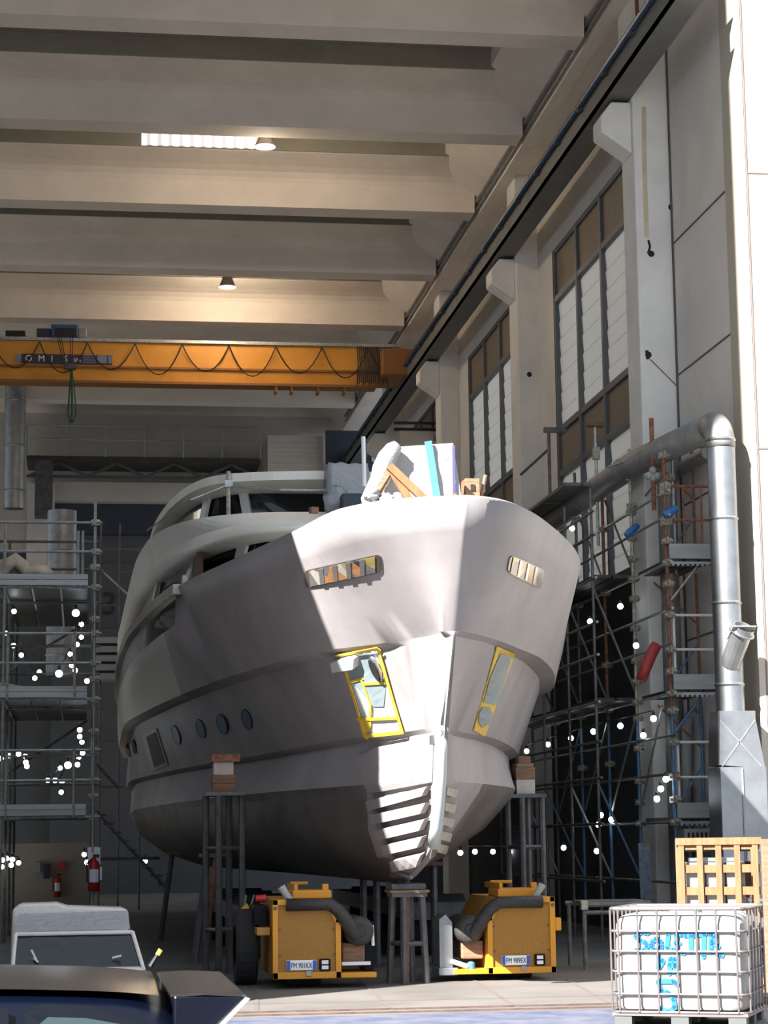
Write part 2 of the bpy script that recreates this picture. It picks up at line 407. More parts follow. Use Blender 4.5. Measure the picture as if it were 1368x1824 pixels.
struct('ceiling', hs, M['concrete'], 'sloping concrete slab along the roof edge', 'ceiling')
# far and left walls
struct('ceiling', box(-22, 9.6, 31.2, 35.7, 17.8, 18.0), M['olive'], 'roof slab behind the entrance wall', 'ceiling')
struct('wall_front', box(-22, 10.13, 31.2, 31.85, 15.7, 21), M['facade'], 'wall over the hall entrance', 'wall')
struct('wall_back', box(-22, 11, 76.2, 76.6, 12, 18), M['beige'], 'beige rear wall of the hall', 'wall')
struct('wall_left', box(-22.3, -22, 31, 76.6, 0, 12), M['slate'], 'left wall of the hall outside the frame', 'wall')
struct('wall_left', box(-22, -3.0, 19.3, 31, 0, 34), mat('shade_wing_brown', (.16, .14, .12), .9, var=.1, scale=.6), 'unseen wing added left of the entrance to shade hull and hall', 'wall')  # added out of view, sized to cast the shadow edge across the bow
# back of the hall
struct('wall_back', box(-22, 11, 76.2, 76.6, 0, 12), M['slate'], 'dark lower rear wall of the hall', 'wall')
struct('door_1', box(-1.1, 10.4, 75.9, 76.1, 0, 13.7), M['slate'], 'huge slate grey rear door with a black number', 'door')
d1 = bpy.data.objects['door_1']
for z in (12.6, 11.6, 9.3, 8.8): box(-1.1, 10.4, 75.84, 75.9, z, z + .07).build('rail', M['steel_dark'], d1)
box(-1.1, 10.4, 75.7, 75.95, 12.6, 13.7).build('header', M['navy'], d1)
text_mb('3', 1.15, (.6, 75.83, 9.75), (1, 0, 0), (0, 0, 1), .02).build('number', M['black'], d1)
struct('trim_21', box(-1.3, 6.4, 75.2, 75.9, 13.7, 14.4), M['beige'], 'beige lintel over the rear door', 'trim')
struct('trim_22', box(-2.0, -1.05, 75.0, 75.9, 9.9, 14.3), M['panel'], 'pale pier left of the rear door', 'trim')
cat = thing('catwalk', (2, 74, 14.6), 'steel catwalk with railing and truss across the rear wall', 'catwalk')
box(-2.0, 6.1, 73.5, 75.6, 14.85, 15.02).build('deck', M['plank'], cat)
for z in (16.1, 15.6): MB().tube([(-2.0, 73.5, z), (6.1, 73.5, z)], .025, 6).build('rail', M['scaff'], cat)
for i in range(7):
    x = -2.0 + 8.1 * i / 6; MB().tube([(x, 73.5, 15.0), (x, 73.5, 16.1)], .03, 6).build('post', M['scaff'], cat)
tb = MB()
MBx = [(-1.9 + 8 * i / 8) for i in range(9)]
for i in range(8): tb.bar((MBx[i], 73.7, 14.8 if i % 2 else 14.35), (MBx[i + 1], 73.7, 14.35 if i % 2 else 14.8), .08, .08)
tb.box(-2, 6.1, 73.65, 73.75, 14.28, 14.38); tb.build('truss', M['steel_dark'], cat)
box(-1.7, -1.1, 73.4, 74.2, 12.9, 14.85).build('bracket', M['steel_dark'], cat)
room = thing('site_cabin', (8, 74, 14.5), 'beige box cabin on the rear gallery beside the navy panel', 'cabin')
box(6.35, 8.3, 73.5, 75.9, 14.1, 15.85).build('wall', M['beige'], room)
for i in range(9): box(6.34, 8.31, 73.485, 73.5, 14.25 + i * .18, 14.265 + i * .18).build('cladding_line', M['concrete'], room)
nv = thing('navy_board', (9.2, 73, 14.2), 'large navy board standing high at the rear beside the beige cabin', 'board')
box(8.35, 10.4, 73.0, 73.2, 13.6, 15.95).build('board', M['navy'], nv)
box(9.95, 10.38, 72.95, 73.0, 14.85, 15.55).build('notice', M['beige'], nv)
fb = thing('framed_panel', (9.5, 60, 12.7), 'pale panel under a black frame hanging behind the bow deck', 'panel')
pa, pb = atY(712, 800, 60), atY(778, 768, 60)
box(pa.x, pb.x, 60, 60.1, pa.z - .6, pb.z).build('panel', M['beige'], fb)
p = atY(702, 757, 60); q = atY(780, 757, 60)
fm = MB(); fm.box(p.x, q.x, 59.95, 60.1, pb.z, pb.z + .08); fm.box(p.x, q.x, 59.95, 60.1, pb.z + .2, pb.z + .26); fm.box(q.x - .06, q.x, 59.95, 60.1, pa.z - .5, pb.z + .3); fm.build('frame', M['black'], fb)

# ------------------------------------------------------------------ lights of the hall
def hall_lamp(px, py, Y, label, k=1.0):
    p = atY(px, py, Y); r = .22 * k
    t = thing('pendant_lamp', p + V((0, 0, .0)), label, 'lamp', 'round lamps hanging under the roof')
    MB().lathe(p, [(r * .25, .36 * k), (r * .5, .34 * k), (r * .62, .2 * k), (r * .95, .02), (r, 0), (r * .93, .005), (r * .6, .19 * k)], 24).build('lamp_shade', M['duct_grey'], t, smooth=True)
    MB().lathe(p, [(.001, .045), (r * .9, .04), (r * .9, .035), (.001, .036)], 24).build('bulb', M['lamp_glow'], t)
    MB().tube([p + V((0, 0, .34 * k)), p + V((0, 0, 1.0))], .015, 6).build('cord', M['cable'], t)
    pl_ = bpy.data.lights.new('lamp_light', 'POINT'); pl_.energy = 115; pl_.color = (1.0, .80, .58); pl_.shadow_soft_size = .12
    lo_ = bpy.data.objects.new('lamp_light', pl_); COL.objects.link(lo_); lo_.parent = t; lo_.location = (0, 0, -.14)
hall_lamp(472, 262, 44, 'bell shaped lamp lit at the end of the ridged rooflight', 1.05)
hall_lamp(405, 512, 57, 'farther round lamp lit above the yellow crane girder', 1.1)
yr = 37.2 + SP * 2 - 1.62; a, b = atY(252, 240, yr), atY(462, 245, yr); sk = MB(); rows = []
for i in range(89):
    x = a.x + (b.x - a.x) * i / 88; dz = .03 * math.sin(i * math.pi / 4); rows.append([(x, yr - .04 + dz, 17.36), (x, yr - .04 + dz, 17.76)])
sk.grid(rows); sk.m = [1 if (i % 8) in (4, 5, 6) else 0 for i in range(len(sk.f))]; tag(sk.build('rooflight', [M['roofglow'], M['roofglow2']]), 'ridged white rooflight strip glowing between two roof beams', 'rooflight', kind='thing')
# crane
cr = thing('overhead_crane', (4, 59, 14.5), 'yellow overhead crane girder spanning the hall with company sign', 'crane')
gz0, gz1 = 14.52, 15.62
box(-20, 8.3, 58.9, 59.4, gz0 + .42, gz1).build('girder', M['crane'], cr)
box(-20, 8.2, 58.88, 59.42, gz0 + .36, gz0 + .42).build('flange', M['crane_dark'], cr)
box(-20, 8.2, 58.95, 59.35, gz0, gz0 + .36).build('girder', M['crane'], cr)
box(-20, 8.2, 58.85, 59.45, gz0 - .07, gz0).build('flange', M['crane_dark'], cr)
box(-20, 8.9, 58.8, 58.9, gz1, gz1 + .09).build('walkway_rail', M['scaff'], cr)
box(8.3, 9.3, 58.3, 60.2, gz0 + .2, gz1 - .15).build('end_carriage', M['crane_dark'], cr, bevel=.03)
ca = MB()
for i in range(16): ca.tube([(7.65 + i * .055, 58.8, gz1), (7.66 + i * .056, 58.76, gz0 + .5), (7.63 + i * .058, 58.8, gz0 - .02 + .04 * (i % 3))], .018, 5)
ca.build('cable_bundle', M['cable'], cr)
MB().lathe((9.25, 58.6, 15.3), [(.001, -.06), (.16, -.06), (.16, .06), (.001, .06)], 16, (1, 0, 0)).build('wheel', M['yellow_old'], cr)
for i in range(4):
    x = 5.0 + i * .75 + (.3 if i == 0 else 0); box(x, x + .07, 58.9, 59.3, gz0 - .24, gz0 - .05).build('hanger', M['crane_dark'], cr)
for i in range(9):
    x0 = -2.6 + i * 1.32; pts = [(x0 + 1.32 * t / 10, 58.82, gz1 - .04 - .95 * (1 - ((t - 5) / 5) ** 2) * (.92 if i % 2 else .8)) for t in range(11)]
    MB().tube(pts, .017, 5).build('festoon_cable', M['cable'], cr)
tr = MB(); p0 = atY(65, 608, 59); p1 = atY(155, 590, 59)
hb = thing('hoist', (0, 59, 15.7), 'blue hoist trolley riding on the yellow crane girder', 'hoist')
box(p0.x + .4, p1.x - .25, 58.75, 59.6, gz1 + .1, gz1 + .46).build('motor_frame', M['blue'], hb, bevel=.03)
box(p0.x + .5, p1.x - .3, 58.7, 58.8, gz1 + .12, gz1 + .34).build('drum', M['black'], hb)
box(p0.x, p0.x + .4, 58.85, 59.5, gz1 + .1, gz1 + .36).build('motor', M['signnavy'], hb, bevel=.03)
box(p1.x - .25, p1.x, 58.85, 59.5, gz1 + .1, gz1 + .38).build('motor', M['galv'], hb, bevel=.03)
hx = atY(128, 640, 58.65).x
for dx in (-.42, -.36, -.3, -.05, .02): MB().tube([(hx + dx, 58.66, gz1 + .1), (hx + dx * .5, 58.66, gz0 + .35)], .012, 5).build('rope', M['cable'], hb)
box(hx - .2, hx + .12, 58.55, 58.75, gz0 + .25, gz0 + .4).build('hook_block', M['steel_dark'], hb, bevel=.02)
sl = MB(); zz = gz0 + .28
for s, w in ((-.09, .03), (.02, .035), (.13, .02)):
    sl.tube([(hx, 58.65, zz), (hx + s * .6, 58.65, zz - .6), (hx + s, 58.65, zz - 1.25), (hx + s * .5, 58.65, zz - 1.5), (hx + .02, 58.65, zz - 1.52)], w, 6)
tag(sl.build('lifting_sling', M['sling'], smooth=True), 'green lifting sling hanging from the crane hook', 'sling')
bx = MB().box(*sorted((atY(10, 600, 60.5).x, atY(45, 600, 60.5).x)), 60.3, 60.8, 15.75, 16.25)
tag(bx.build('control_cabinet', M['black'], bevel=.02), 'black electric cabinet on top of the crane girder at the left', 'cabinet')
q0, q1 = atY(38, 648, 58.88), atY(200, 632, 58.88)
sg = box(q0.x, q1.x, 58.85, 58.9, q0.z + .02, q1.z - .02).build('company_sign', M['signnavy'], cr)
L = q1.x - q0.x; z0 = q0.z + .075
for i, ch in enumerate('OMIS'):
    text_mb(ch, .25, (q0.x + .1 + i * .355, 58.845, z0), (1, 0, 0), (0, 0, 1), .01).build('letter', M['signwhite'], sg)
text_mb('SPA', .15, (q0.x + 1.44, 58.845, z0), (1, 0, 0), (0, 0, 1), .01, .2).build('letter', M['signwhite'], sg)
M['signgrey'] = mat('sign_small_print', (.20, .22, .34), .5)
for i in range(4): box(q0.x + 1.70, q0.x + 2.06, 58.84, 58.85, z0 - .02 + i * .065, z0 + .01 + i * .065).build('small_print', M['signgrey'], sg)
box(q0.x + 2.1, q0.x + 2.36, 58.84, 58.85, z0 - .02, z0 + .2).build('small_print', M['signgrey'], sg)
box(q0.x + 2.4, q0.x + 2.5, 58.84, 58.85, z0 - .02, z0 + .2).build('small_print', M['signgrey'], sg)
box(q0.x - .16, q0.x - .01, 58.85, 58.9, z0 - .0, z0 + .18).build('badge', M['signgrey'], cr)
# rear ducts
def vduct(px, Y, z0, z1, r, label, m='duct_dim'):
    p = atY(px, 800, Y); t = thing('ventilation_duct', (p.x, Y, z0), label, 'duct')
    MB().lathe((p.x, Y, 0), [(r, z0), (r, z1)], 24).build('pipe', M[m], t, smooth=True)
    z = z0 + .6
    while z < z1: MB().lathe((p.x, Y, z), [(r, -.03), (r + .03, 0), (r, .03)], 24).build('joint_ring', M[m], t); z += 1.5
vduct(26, 70, 12.6, 17.5, .34, 'tall galvanised duct dropping from the roof at the left edge')
vduct(112, 62, 6.5, 11.3, .42, 'wide dark duct standing behind the upper left scaffold deck')

# ------------------------------------------------------------------ the yacht
XC = 3.95
STEM = [(1.2, 26.5), (1.27, 25.6), (1.46, 24.5), (1.8, 23.99), (2.3, 23.67), (2.9, 23.24), (3.5, 23.0), (3.9, 22.6), (4.4, 22.28), (4.9, 21.95), (5.24, 21.64)]
def lerp_tab(tab, x):
    if x <= tab[0][0]: return tab[0][1]
    for (a, b), (c, d) in zip(tab, tab[1:]):
        if x <= c: return b + (d - b) * (x - a) / (c - a)
    return tab[-1][1]
def smooth_tab(tab, x):
    # monotone cubic through (Y, X)
    n = len(tab)
    if x <= tab[0][0]: return tab[0][1]
    if x >= tab[-1][0]: return tab[-1][1]
    d = [(tab[i + 1][1] - tab[i][1]) / (tab[i + 1][0] - tab[i][0]) for i in range(n - 1)]
    m = [d[0]] + [0 if d[i - 1] * d[i] <= 0 else 2 * d[i - 1] * d[i] / (d[i - 1] + d[i]) for i in range(1, n - 1)] + [d[-1]]
    for i in range(n - 1):
        if x <= tab[i + 1][0]:
            h = tab[i + 1][0] - tab[i][0]; t = (x - tab[i][0]) / h
            return ((1 + 2 * t) * (1 - t) ** 2 * tab[i][1] + t * (1 - t) ** 2 * h * m[i] + t * t * (3 - 2 * t) * tab[i + 1][1] + t * t * (t - 1) * h * m[i + 1])
def pz(z, *pts): return [(atZ(px, py, z).y, atZ(px, py, z).x) for px, py in pts]
def lower(tab_pts): return sorted(tab_pts)
AFT = 56.0
LINES = []      # (z, port table, starboard table)
LINES.append((5.24, [(21.64, XC), (21.775, 3.55), (21.98, 3.22), (22.34, 2.91), (22.83, 2.663), (24.16, 2.395), (26.3, 1.95), (29.6, 1.30), (33, .98), (37, .78), (42, .72), (50, .8), (AFT, 1.0)],
                    [(21.64, XC), (21.70, 4.131), (21.908, 4.411), (22.467, 4.77), (23.56, 5.26), (24.77, 5.732), (25.91, 6.121), (27.6, 6.55), (29.6, 6.85), (33, 7.15), (37, 7.25), (42, 7.25), (50, 7.2), (AFT, 7.0)]))
k1 = 3.93
LINES.append((k1, [(22.6, XC), (22.61, XC - .06), (22.68, XC - .13)] + pz(k1, (785, 1127), (680, 1146), (564, 1161), (480, 1184), (400, 1208), (330, 1235), (270, 1262)) + [(41, .78), (50, .85), (AFT, 1.05)],
                  [(22.6, XC), (22.61, XC + .06), (22.68, XC + .13)] + pz(k1, (879, 1138), (926, 1156), (964, 1173)) + [(29.6, 6.62), (32.5, 7.12), (37, 7.22), (42, 7.22), (50, 7.1), (AFT, 6.95)]))
def inset(line, z, d0, y0, y1, ys=None):
    def f(tab, s):
        out = []
        for (y, x) in tab:
            if ys and 0 < y - tab[0][0] < ys: continue
            k = max(0, min(1, (y - y0) / (y1 - y0))); out.append((y, x + s * d0 * k))
        return out
    return (z, f(line[1], 1), f(line[2], -1))
LINES.append(inset(LINES[1], k1 - .05, .22, 22.6, 25.5, .12))
k2 = 2.95
LINES.append((k2, [(23.25, XC)] + pz(k2, (720, 1304), (645, 1312), (460, 1345), (400, 1355)) + [(38, 1.45), (44, .95), (50, 1.0), (AFT, 1.2)],
                  [(23.25, XC)] + pz(k2, (821, 1303.6), (867, 1311.5), (902, 1325), (918, 1337)) + [(32.5, 6.62), (38, 7.0), (44, 7.1), (50, 7.0), (AFT, 6.8)]))
LINES.append(inset(LINES[3], k2 - .05, .14, 23.3, 26))
k3 = 2.38
LINES.append((k3, [(23.66, XC), (24.3, 3.80), (25.9, 3.40), (29.8, 2.45), (33, 1.95), (38, 1.42), (44, 1.05), (50, 1.1), (AFT, 1.4)],
                  [(23.66, XC), (24.3, 4.10), (25.9, 4.85), (28.4, 5.75), (31, 6.25), (36, 6.7), (44, 6.95), (50, 6.85), (AFT, 6.5)]))
LINES.append((2.28, [(y, x + .05) for y, x in LINES[-1][1]], [(y, x - .05) for y, x in LINES[-1][2]]))
LINES.append((1.85, [(23.95, XC), (24.6, 3.83), (26, 3.5), (28, 2.98), (32, 2.15), (38, 1.6), (44, 1.3), (50, 1.4), (AFT, 1.8)],
                    [(23.95, XC), (24.6, 4.07), (26, 4.5), (28, 5.2), (32, 5.95), (38, 6.45), (44, 6.65), (50, 6.5), (AFT, 6.1)]))
LINES.append((1.5, [(24.4, XC), (25.2, 3.82), (26.5, 3.6), (28, 3.3), (32, 2.65), (38, 2.05), (44, 1.75), (50, 1.9), (AFT, 2.3)],
                   [(24.4, XC), (25.2, 4.08), (26.5, 4.35), (28, 4.75), (32, 5.35), (38, 5.95), (44, 6.2), (50, 6.0), (AFT, 5.6)]))
LINES.append((1.25, [(25.7, XC), (27, 3.8), (28, 3.68), (32, 3.15), (38, 2.7), (44, 2.5), (50, 2.6), (AFT, 3.0)],
                    [(25.7, XC), (27, 4.1), (28, 4.25), (32, 4.8), (38, 5.3), (44, 5.5), (50, 5.3), (AFT, 4.9)]))
LINES.append((1.17, [(26.6, XC), (32, 3.87), (AFT, 3.87)], [(26.6, XC), (32, 4.03), (AFT, 4.03)]))
NS = 70
def sample(line, side):
    z, tab = line[0], line[1 + side]
    y0 = tab[0][0]; out = []
    N1 = 44
    for i in range(NS + 1):
        y = y0 + (29.75 - y0) * (i / N1) ** 2.0 if i <= N1 else 29.9 + (AFT - 29.9) * (i - N1 - 1) / (NS - N1 - 1)
        zz = z
        if z > 5 and i > N1: zz = 4.72       # bulwark steps down to the side deck opening
        out.append(V((smooth_tab(tab, y), y, zz)))
    return out
# extra line between sheer and knuckle for a gently hollow flare
def mid(A, B, t, hollow): return None
rowsP = []; rowsS = []
samp = [(sample(l, 0), sample(l, 1)) for l in LINES]
def between(a, b, t, hol, s):
    return [p.lerp(q, t) + V((s * hol * min(1, i / 14), 0, 0)) for i, (p, q) in enumerate(zip(a, b))]
full = []
for j, (a, b) in enumerate(samp):
    full.append((a, b))
    if j == 0:
        for t in (.25, .5, .75): full.append((between(a, samp[1][0], t, -.02 * math.sin(t * math.pi), 1), between(b, samp[1][1], t, -.02 * math.sin(t * math.pi), -1)))
hull = MB()
rows = [list(reversed(a)) + b[1:] for a, b in full]
nr, nc = len(rows), len(rows[0])
hull.v = [tuple(v) for r in rows for v in r]
for i in range(nr - 1):
    for j in range(nc - 1):
        q = (i * nc + j, i * nc + j + 1, (i + 1) * nc + j + 1, (i + 1) * nc + j)
        c = sum((V(hull.v[x]) for x in q), V()) / 4
        k = 0
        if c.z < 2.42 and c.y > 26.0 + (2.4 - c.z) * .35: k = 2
        hull.f.append(q); hull.m.append(k)
def patch_mask(m, col):  # lighter, warmer tone on the aft port side above the upper knuckle
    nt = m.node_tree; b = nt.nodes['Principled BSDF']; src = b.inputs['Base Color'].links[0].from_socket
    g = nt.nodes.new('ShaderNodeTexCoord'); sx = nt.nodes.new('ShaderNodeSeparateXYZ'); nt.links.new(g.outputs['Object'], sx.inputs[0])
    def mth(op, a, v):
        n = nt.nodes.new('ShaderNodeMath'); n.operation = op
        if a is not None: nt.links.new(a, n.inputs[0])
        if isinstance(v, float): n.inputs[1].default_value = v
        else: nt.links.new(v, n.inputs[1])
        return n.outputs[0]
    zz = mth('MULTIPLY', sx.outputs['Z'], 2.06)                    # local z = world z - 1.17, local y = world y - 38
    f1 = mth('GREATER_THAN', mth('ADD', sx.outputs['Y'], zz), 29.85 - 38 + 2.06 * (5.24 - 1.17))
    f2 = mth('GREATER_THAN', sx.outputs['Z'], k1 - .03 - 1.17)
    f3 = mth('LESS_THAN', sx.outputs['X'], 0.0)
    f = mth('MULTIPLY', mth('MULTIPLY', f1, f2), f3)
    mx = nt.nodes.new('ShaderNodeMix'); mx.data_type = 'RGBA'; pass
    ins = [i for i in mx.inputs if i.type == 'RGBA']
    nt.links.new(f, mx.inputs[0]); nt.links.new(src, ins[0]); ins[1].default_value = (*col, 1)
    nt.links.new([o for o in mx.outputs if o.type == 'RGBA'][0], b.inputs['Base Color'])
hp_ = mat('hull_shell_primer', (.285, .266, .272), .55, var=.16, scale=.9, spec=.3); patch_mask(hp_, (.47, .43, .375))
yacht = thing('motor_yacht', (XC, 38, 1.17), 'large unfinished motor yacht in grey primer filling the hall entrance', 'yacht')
# the stern and the deck close the shell
hull.k = 0
tr_ = [r[0] for r in rows] + [r[-1] for r in rows[::-1]]
hull.add(tr_, [tuple(range(len(tr_)))])
bvh = BVHTree.FromPolygons([V(v) for v in hull.v], [f for f in hull.f])
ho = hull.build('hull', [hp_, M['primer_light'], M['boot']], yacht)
for p in ho.data.polygons: p.use_smooth = True
me = ho.data
bm = bmesh.new(); bm.from_mesh(me)
for e in bm.edges:
    if len(e.link_faces) == 2 and e.calc_face_angle(0) > .3 and ((abs(e.verts[0].co.z - e.verts[1].co.z) < .02 and 1.0 < e.verts[0].co.z < 3.2) or (max(v.co.z for v in e.verts) < 2.9 and min(abs(v.co.x) for v in e.verts) < .03)): e.smooth = False
# crisp knuckle lines
bm.to_mesh(me); bm.free()
sol = ho.modifiers.new('shell', 'SOLIDIFY'); sol.thickness = .05; sol.offset = -1
dk = MB(); dz = 4.55
kd = (5.24 - dz) / (5.24 - k1)
pl = [V((smooth_tab(LINES[0][1], y) * (1 - kd) + smooth_tab(LINES[1][1], y) * kd + .10, y, dz)) for y in [22.8 + i for i in range(33)]]
sr = [V((smooth_tab(LINES[0][2], y) * (1 - kd) + smooth_tab(LINES[1][2], y) * kd - .10, y, dz)) for y in [22.8 + i for i in range(33)]]
dk.grid([pl, sr]); dk.build('deck', M['gel'], yacht)
def hit(px, py):
    d = ray(px, py).normalized(); loc, n, i, dist = bvh.ray_cast(O, d)
    if loc is None: return None, None
    if n.dot(d) > 0: n = -n
    return loc, n
def patch(poly, m, name, parent, lift=.012, thick=.012, step=9, label=None):
    """a sheet fitted on the hull: outline resampled and triangulated on the hull's own surface"""
    pts = []
    n = len(poly)
    for i in range(n):
        a, b = V(poly[i]), V(poly[(i + 1) % n]); k = max(1, int((b - a).length / step))
        for j in range(k): pts.append(a.lerp(b, j / k))
    bm = bmesh.new()
    vs = [bm.verts.new((p.x, p.y, 0)) for p in pts]
    f = bm.faces.new(vs)
    bmesh.ops.triangulate(bm, faces=[f])
    for _ in range(3):
        es = [e for e in bm.edges if e.calc_length() > step * 1.6]
        if not es: break
        bmesh.ops.subdivide_edges(bm, edges=es, cuts=1)
        bmesh.ops.triangulate(bm, faces=bm.faces[:])
    ok = True; top = {}
    for v in bm.verts:
        l, nn = hit(v.co.x, v.co.y)
        if l is None: ok = False; break
        top[v.index if v.index >= 0 else 0] = 0
        v.co = l + nn * lift
    if not ok: bm.free(); return None
    bm.verts.index_update()
    mb = MB(); vv = [v.co.copy() for v in bm.verts]; ff = [tuple(v.index for v in f.verts) for f in bm.faces]
    bd = [tuple(v.index for v in e.verts) for e in bm.edges if e.is_boundary]
    # thickness towards the viewer side
    nrm = sum((f.normal * f.calc_area() for f in bm.faces), V()).normalized() if bm.faces else V((0, -1, 0))
    bm.normal_update(); nrm = sum((f.normal * f.calc_area() for f in bm.faces), V()).normalized()
    if nrm.dot(O - vv[0]) < 0: nrm = -nrm
    N = len(vv)
    mb.add(vv + [v + nrm * thick for v in vv], ff + [tuple(i + N for i in f) for f in ff] + [(a, b, b + N, a + N) for a, b in bd])
    bm.free()
    o = mb.build(name, m, parent)
    if label: o['label'] = label
    return o
def strip(pts, w, m, name, parent, lift=.02, thick=.012):
    """a tape of pixel-measured course laid on the hull surface"""
    out = MB(); P = []
    for a, b in zip(pts, pts[1:]):
        k = max(1, int((V(b) - V(a)).length / 12))
        for j in range(k): P.append(V(a).lerp(V(b), j / k))
    P.append(V(pts[-1])); L3 = []
    for p in P:
        l, n = hit(p.x, p.y)
        if l is not None: L3.append((l, n))
    rows = []
    for i, (l, n) in enumerate(L3):
        t = (L3[min(i + 1, len(L3) - 1)][0] - L3[max(i - 1, 0)][0]).normalized(); s = t.cross(n).normalized() * w / 2
        rows.append([l + n * lift - s, l + n * (lift + thick) - s, l + n * (lift + thick) + s, l + n * lift + s])
    if len(rows) < 2: return None
    out.grid(rows, close=True); out.f.append((0, 1, 2, 3)); out.m.append(0)
    e = len(rows) * 4 - 4; out.f.append((e, e + 1, e + 2, e + 3)); out.m.append(0)
    return out.build(name, m, parent)
def rrect(c, k=.16):
    """rounded quad through four pixel corners"""
    out = []
    n = len(c)
    for i in range(n):
        p, a, b = V(c[i]), V(c[i - 1]), V(c[(i + 1) % n])
        r = min((a - p).length, (b - p).length) * .28
        u = p + (a - p).normalized() * r; w = p + (b - p).normalized() * r
        for t in (0, .33, .67, 1): out.append(u.lerp(p, t).lerp(p.lerp(w, t), t))
    return out
# bulwark windows
def scale_poly(c, s):
    g = sum((V(p) for p in c), V((0, 0))) / len(c); return [g + (V(p) - g) * s for p in c]
def hawse(c, n, label, tilt=0):
    fr = patch(rrect(scale_poly(c, 1.05)), M['frame_metal'], 'bulwark_window', yacht, .004, .012, 12)
    fr['label'] = label
    inn = scale_poly(c, .93)
    cols = ['mir_orange', 'mir_grey', 'mir_yellow', 'mir_dark', 'mir_white']
    A, B, C_, D = [V(p) for p in inn]
    for i in range(n):
        t0, t1 = i / n + .015, (i + 1) / n - .015
        q = [A.lerp(B, t0), A.lerp(B, t1), D.lerp(C_, t1), D.lerp(C_, t0)]
        patch(q, M['mirror'], 'pane', fr, .02, .004, 14)
    for i in range(1, n):
        t = i / n; q = [A.lerp(B, t - .035), A.lerp(B, t + .035), D.lerp(C_, t + .03), D.lerp(C_, t - .03)]
        patch(q, M['chrome'], 'divider', fr, .02, .012, 14)
def mirror_mat():  # reflections in the polished niche painted as colour blotches
    m = mat('niche_painted_reflections', (.6, .55, .5), .15, .35); nt = m.node_tree; b = nt.nodes['Principled BSDF']
    tc = nt.nodes.new('ShaderNodeTexCoord'); v = nt.nodes.new('ShaderNodeTexVoronoi'); v.inputs['Scale'].default_value = 5.0
    nt.links.new(tc.outputs['Object'], v.inputs['Vector']); r = nt.nodes.new('ShaderNodeValToRGB'); r.color_ramp.interpolation = 'CONSTANT'
    e = r.color_ramp.elements; e[0].color = (.42, .20, .09, 1); e[1].position = .3; e[1].color = (.16, .155, .165, 1)
    for pos, c in ((.5, (.34, .28, .10, 1)), (.65, (.04, .045, .05, 1)), (.8, (.45, .42, .37, 1))):
        x = e.new(pos); x.color = c
    nt.links.new(v.outputs['Color'], r.inputs['Fac']); nt.links.new(r.outputs['Color'], b.inputs['Base Color'])
    return m
M['mirror'] = mirror_mat()
hawse([(546, 1016), (676, 987), (677, 1018), (550, 1046)], 5, 'polished bulwark window on the sunlit port bow')
hawse([(909, 989), (968, 1015), (962, 1048), (903, 1018)], 4, 'polished bulwark window on the starboard bow')
# masked anchor pockets
pk = patch([(612, 1163), (676, 1153), (718, 1302), (653, 1311)], M['paper'], 'anchor_pocket', yacht, .006, .01, 12); pk['label'] = 'port anchor pocket masked with paper and yellow tape'
patch([(611, 1166), (674, 1157), (690, 1224), (686, 1257), (668, 1257), (626, 1208)], M['filmgrey'], 'masking_film', pk, .02, .008, 12)
patch([(601, 1173), (638, 1161), (643, 1165), (641, 1184), (604, 1190)], M['paper'], 'paper_roll', pk, .02, .10, 12)
patch([(p[0], p[1]) for p in [(663, 1170), (667, 1166), (673, 1170), (680, 1180), (686, 1194), (688, 1206), (686, 1211), (679, 1208), (671, 1197), (665, 1183)]], M['chrome'], 'hawse_ring', pk, .02, .05, 8)
patch([(665.5, 1171), (669, 1170), (675, 1176), (681, 1187), (685, 1200), (684.5, 1206), (679, 1203), (672, 1192), (667, 1180)], M['hole'], 'hawse_hole', pk, .06, .03, 8)
for pts, w in [([(611, 1165), (655, 1311)], .05), ([(677, 1153), (721, 1303)], .05), ([(600, 1164), (676, 1150)], .05), ([(652, 1309), (722, 1302)], .045), ([(640, 1279), (710, 1277)], .035), ([(646, 1205), (664, 1252), (662, 1280)], .03), ([(624, 1213), (650, 1206)], .03), ([(652, 1216), (690, 1214)], .03)]:
    strip(pts, w, M['tape'], 'tape', pk, .03)
patch([(642, 1280), (664, 1280), (664, 1292), (655, 1309), (650, 1310)], M['tape'], 'tape', pk, .024, .008, 10)
pk2 = patch([(884, 1150), (916, 1163), (862, 1311), (842, 1300)], M['tape'], 'anchor_pocket', yacht, .006, .01, 10); pk2['label'] = 'starboard anchor pocket masked with grey film and yellow tape'
patch([(888, 1163), (909, 1167), (881, 1254), (858, 1249), (870, 1205)], M['filmgrey'], 'masking_film', pk2, .02, .01, 10)
patch([(856, 1258), (868, 1259), (874, 1268), (868, 1288), (855, 1294), (849, 1283), (850, 1270)], M['filmgrey'], 'masking_film', pk2, .02, .01, 10)
# bow thruster plating, slats and the white stem bar
bow = patch([(641, 1345), (671, 1339), (673, 1331), (730, 1322), (778, 1318), (776, 1392), (662, 1413)], M['primer'], 'fairing_panel', yacht, .015, .03, 12)
sl = [(664, 1427, 775, 1400), (671, 1452, 772, 1432), (680, 1478, 770, 1460), (691, 1504, 766, 1490), (705, 1530, 762, 1520)]
for (x0, y0, x1, y1) in sl:
    h = 15
    patch([(x0, y0 - 2), (x1, y1 - 4), (x1 - 10, y1 + h + 1), (x0 + 4, y0 + h)], M['primer'], 'grille_slat', yacht, .03, .07, 12)
    patch([(x0 + 6, y0 + h), (x1 - 10, y1 + h), (x1 - 8, y1 + h + 11), (x0 + 14, y0 + h + 10)], M['slot'], 'slot', yacht, .004, .004, 12)
strip([(641, 1345), (664, 1420), (684, 1490), (712, 1553), (735, 1560)], .05, M['primer'], 'grille_rim', yacht, .0, .035)
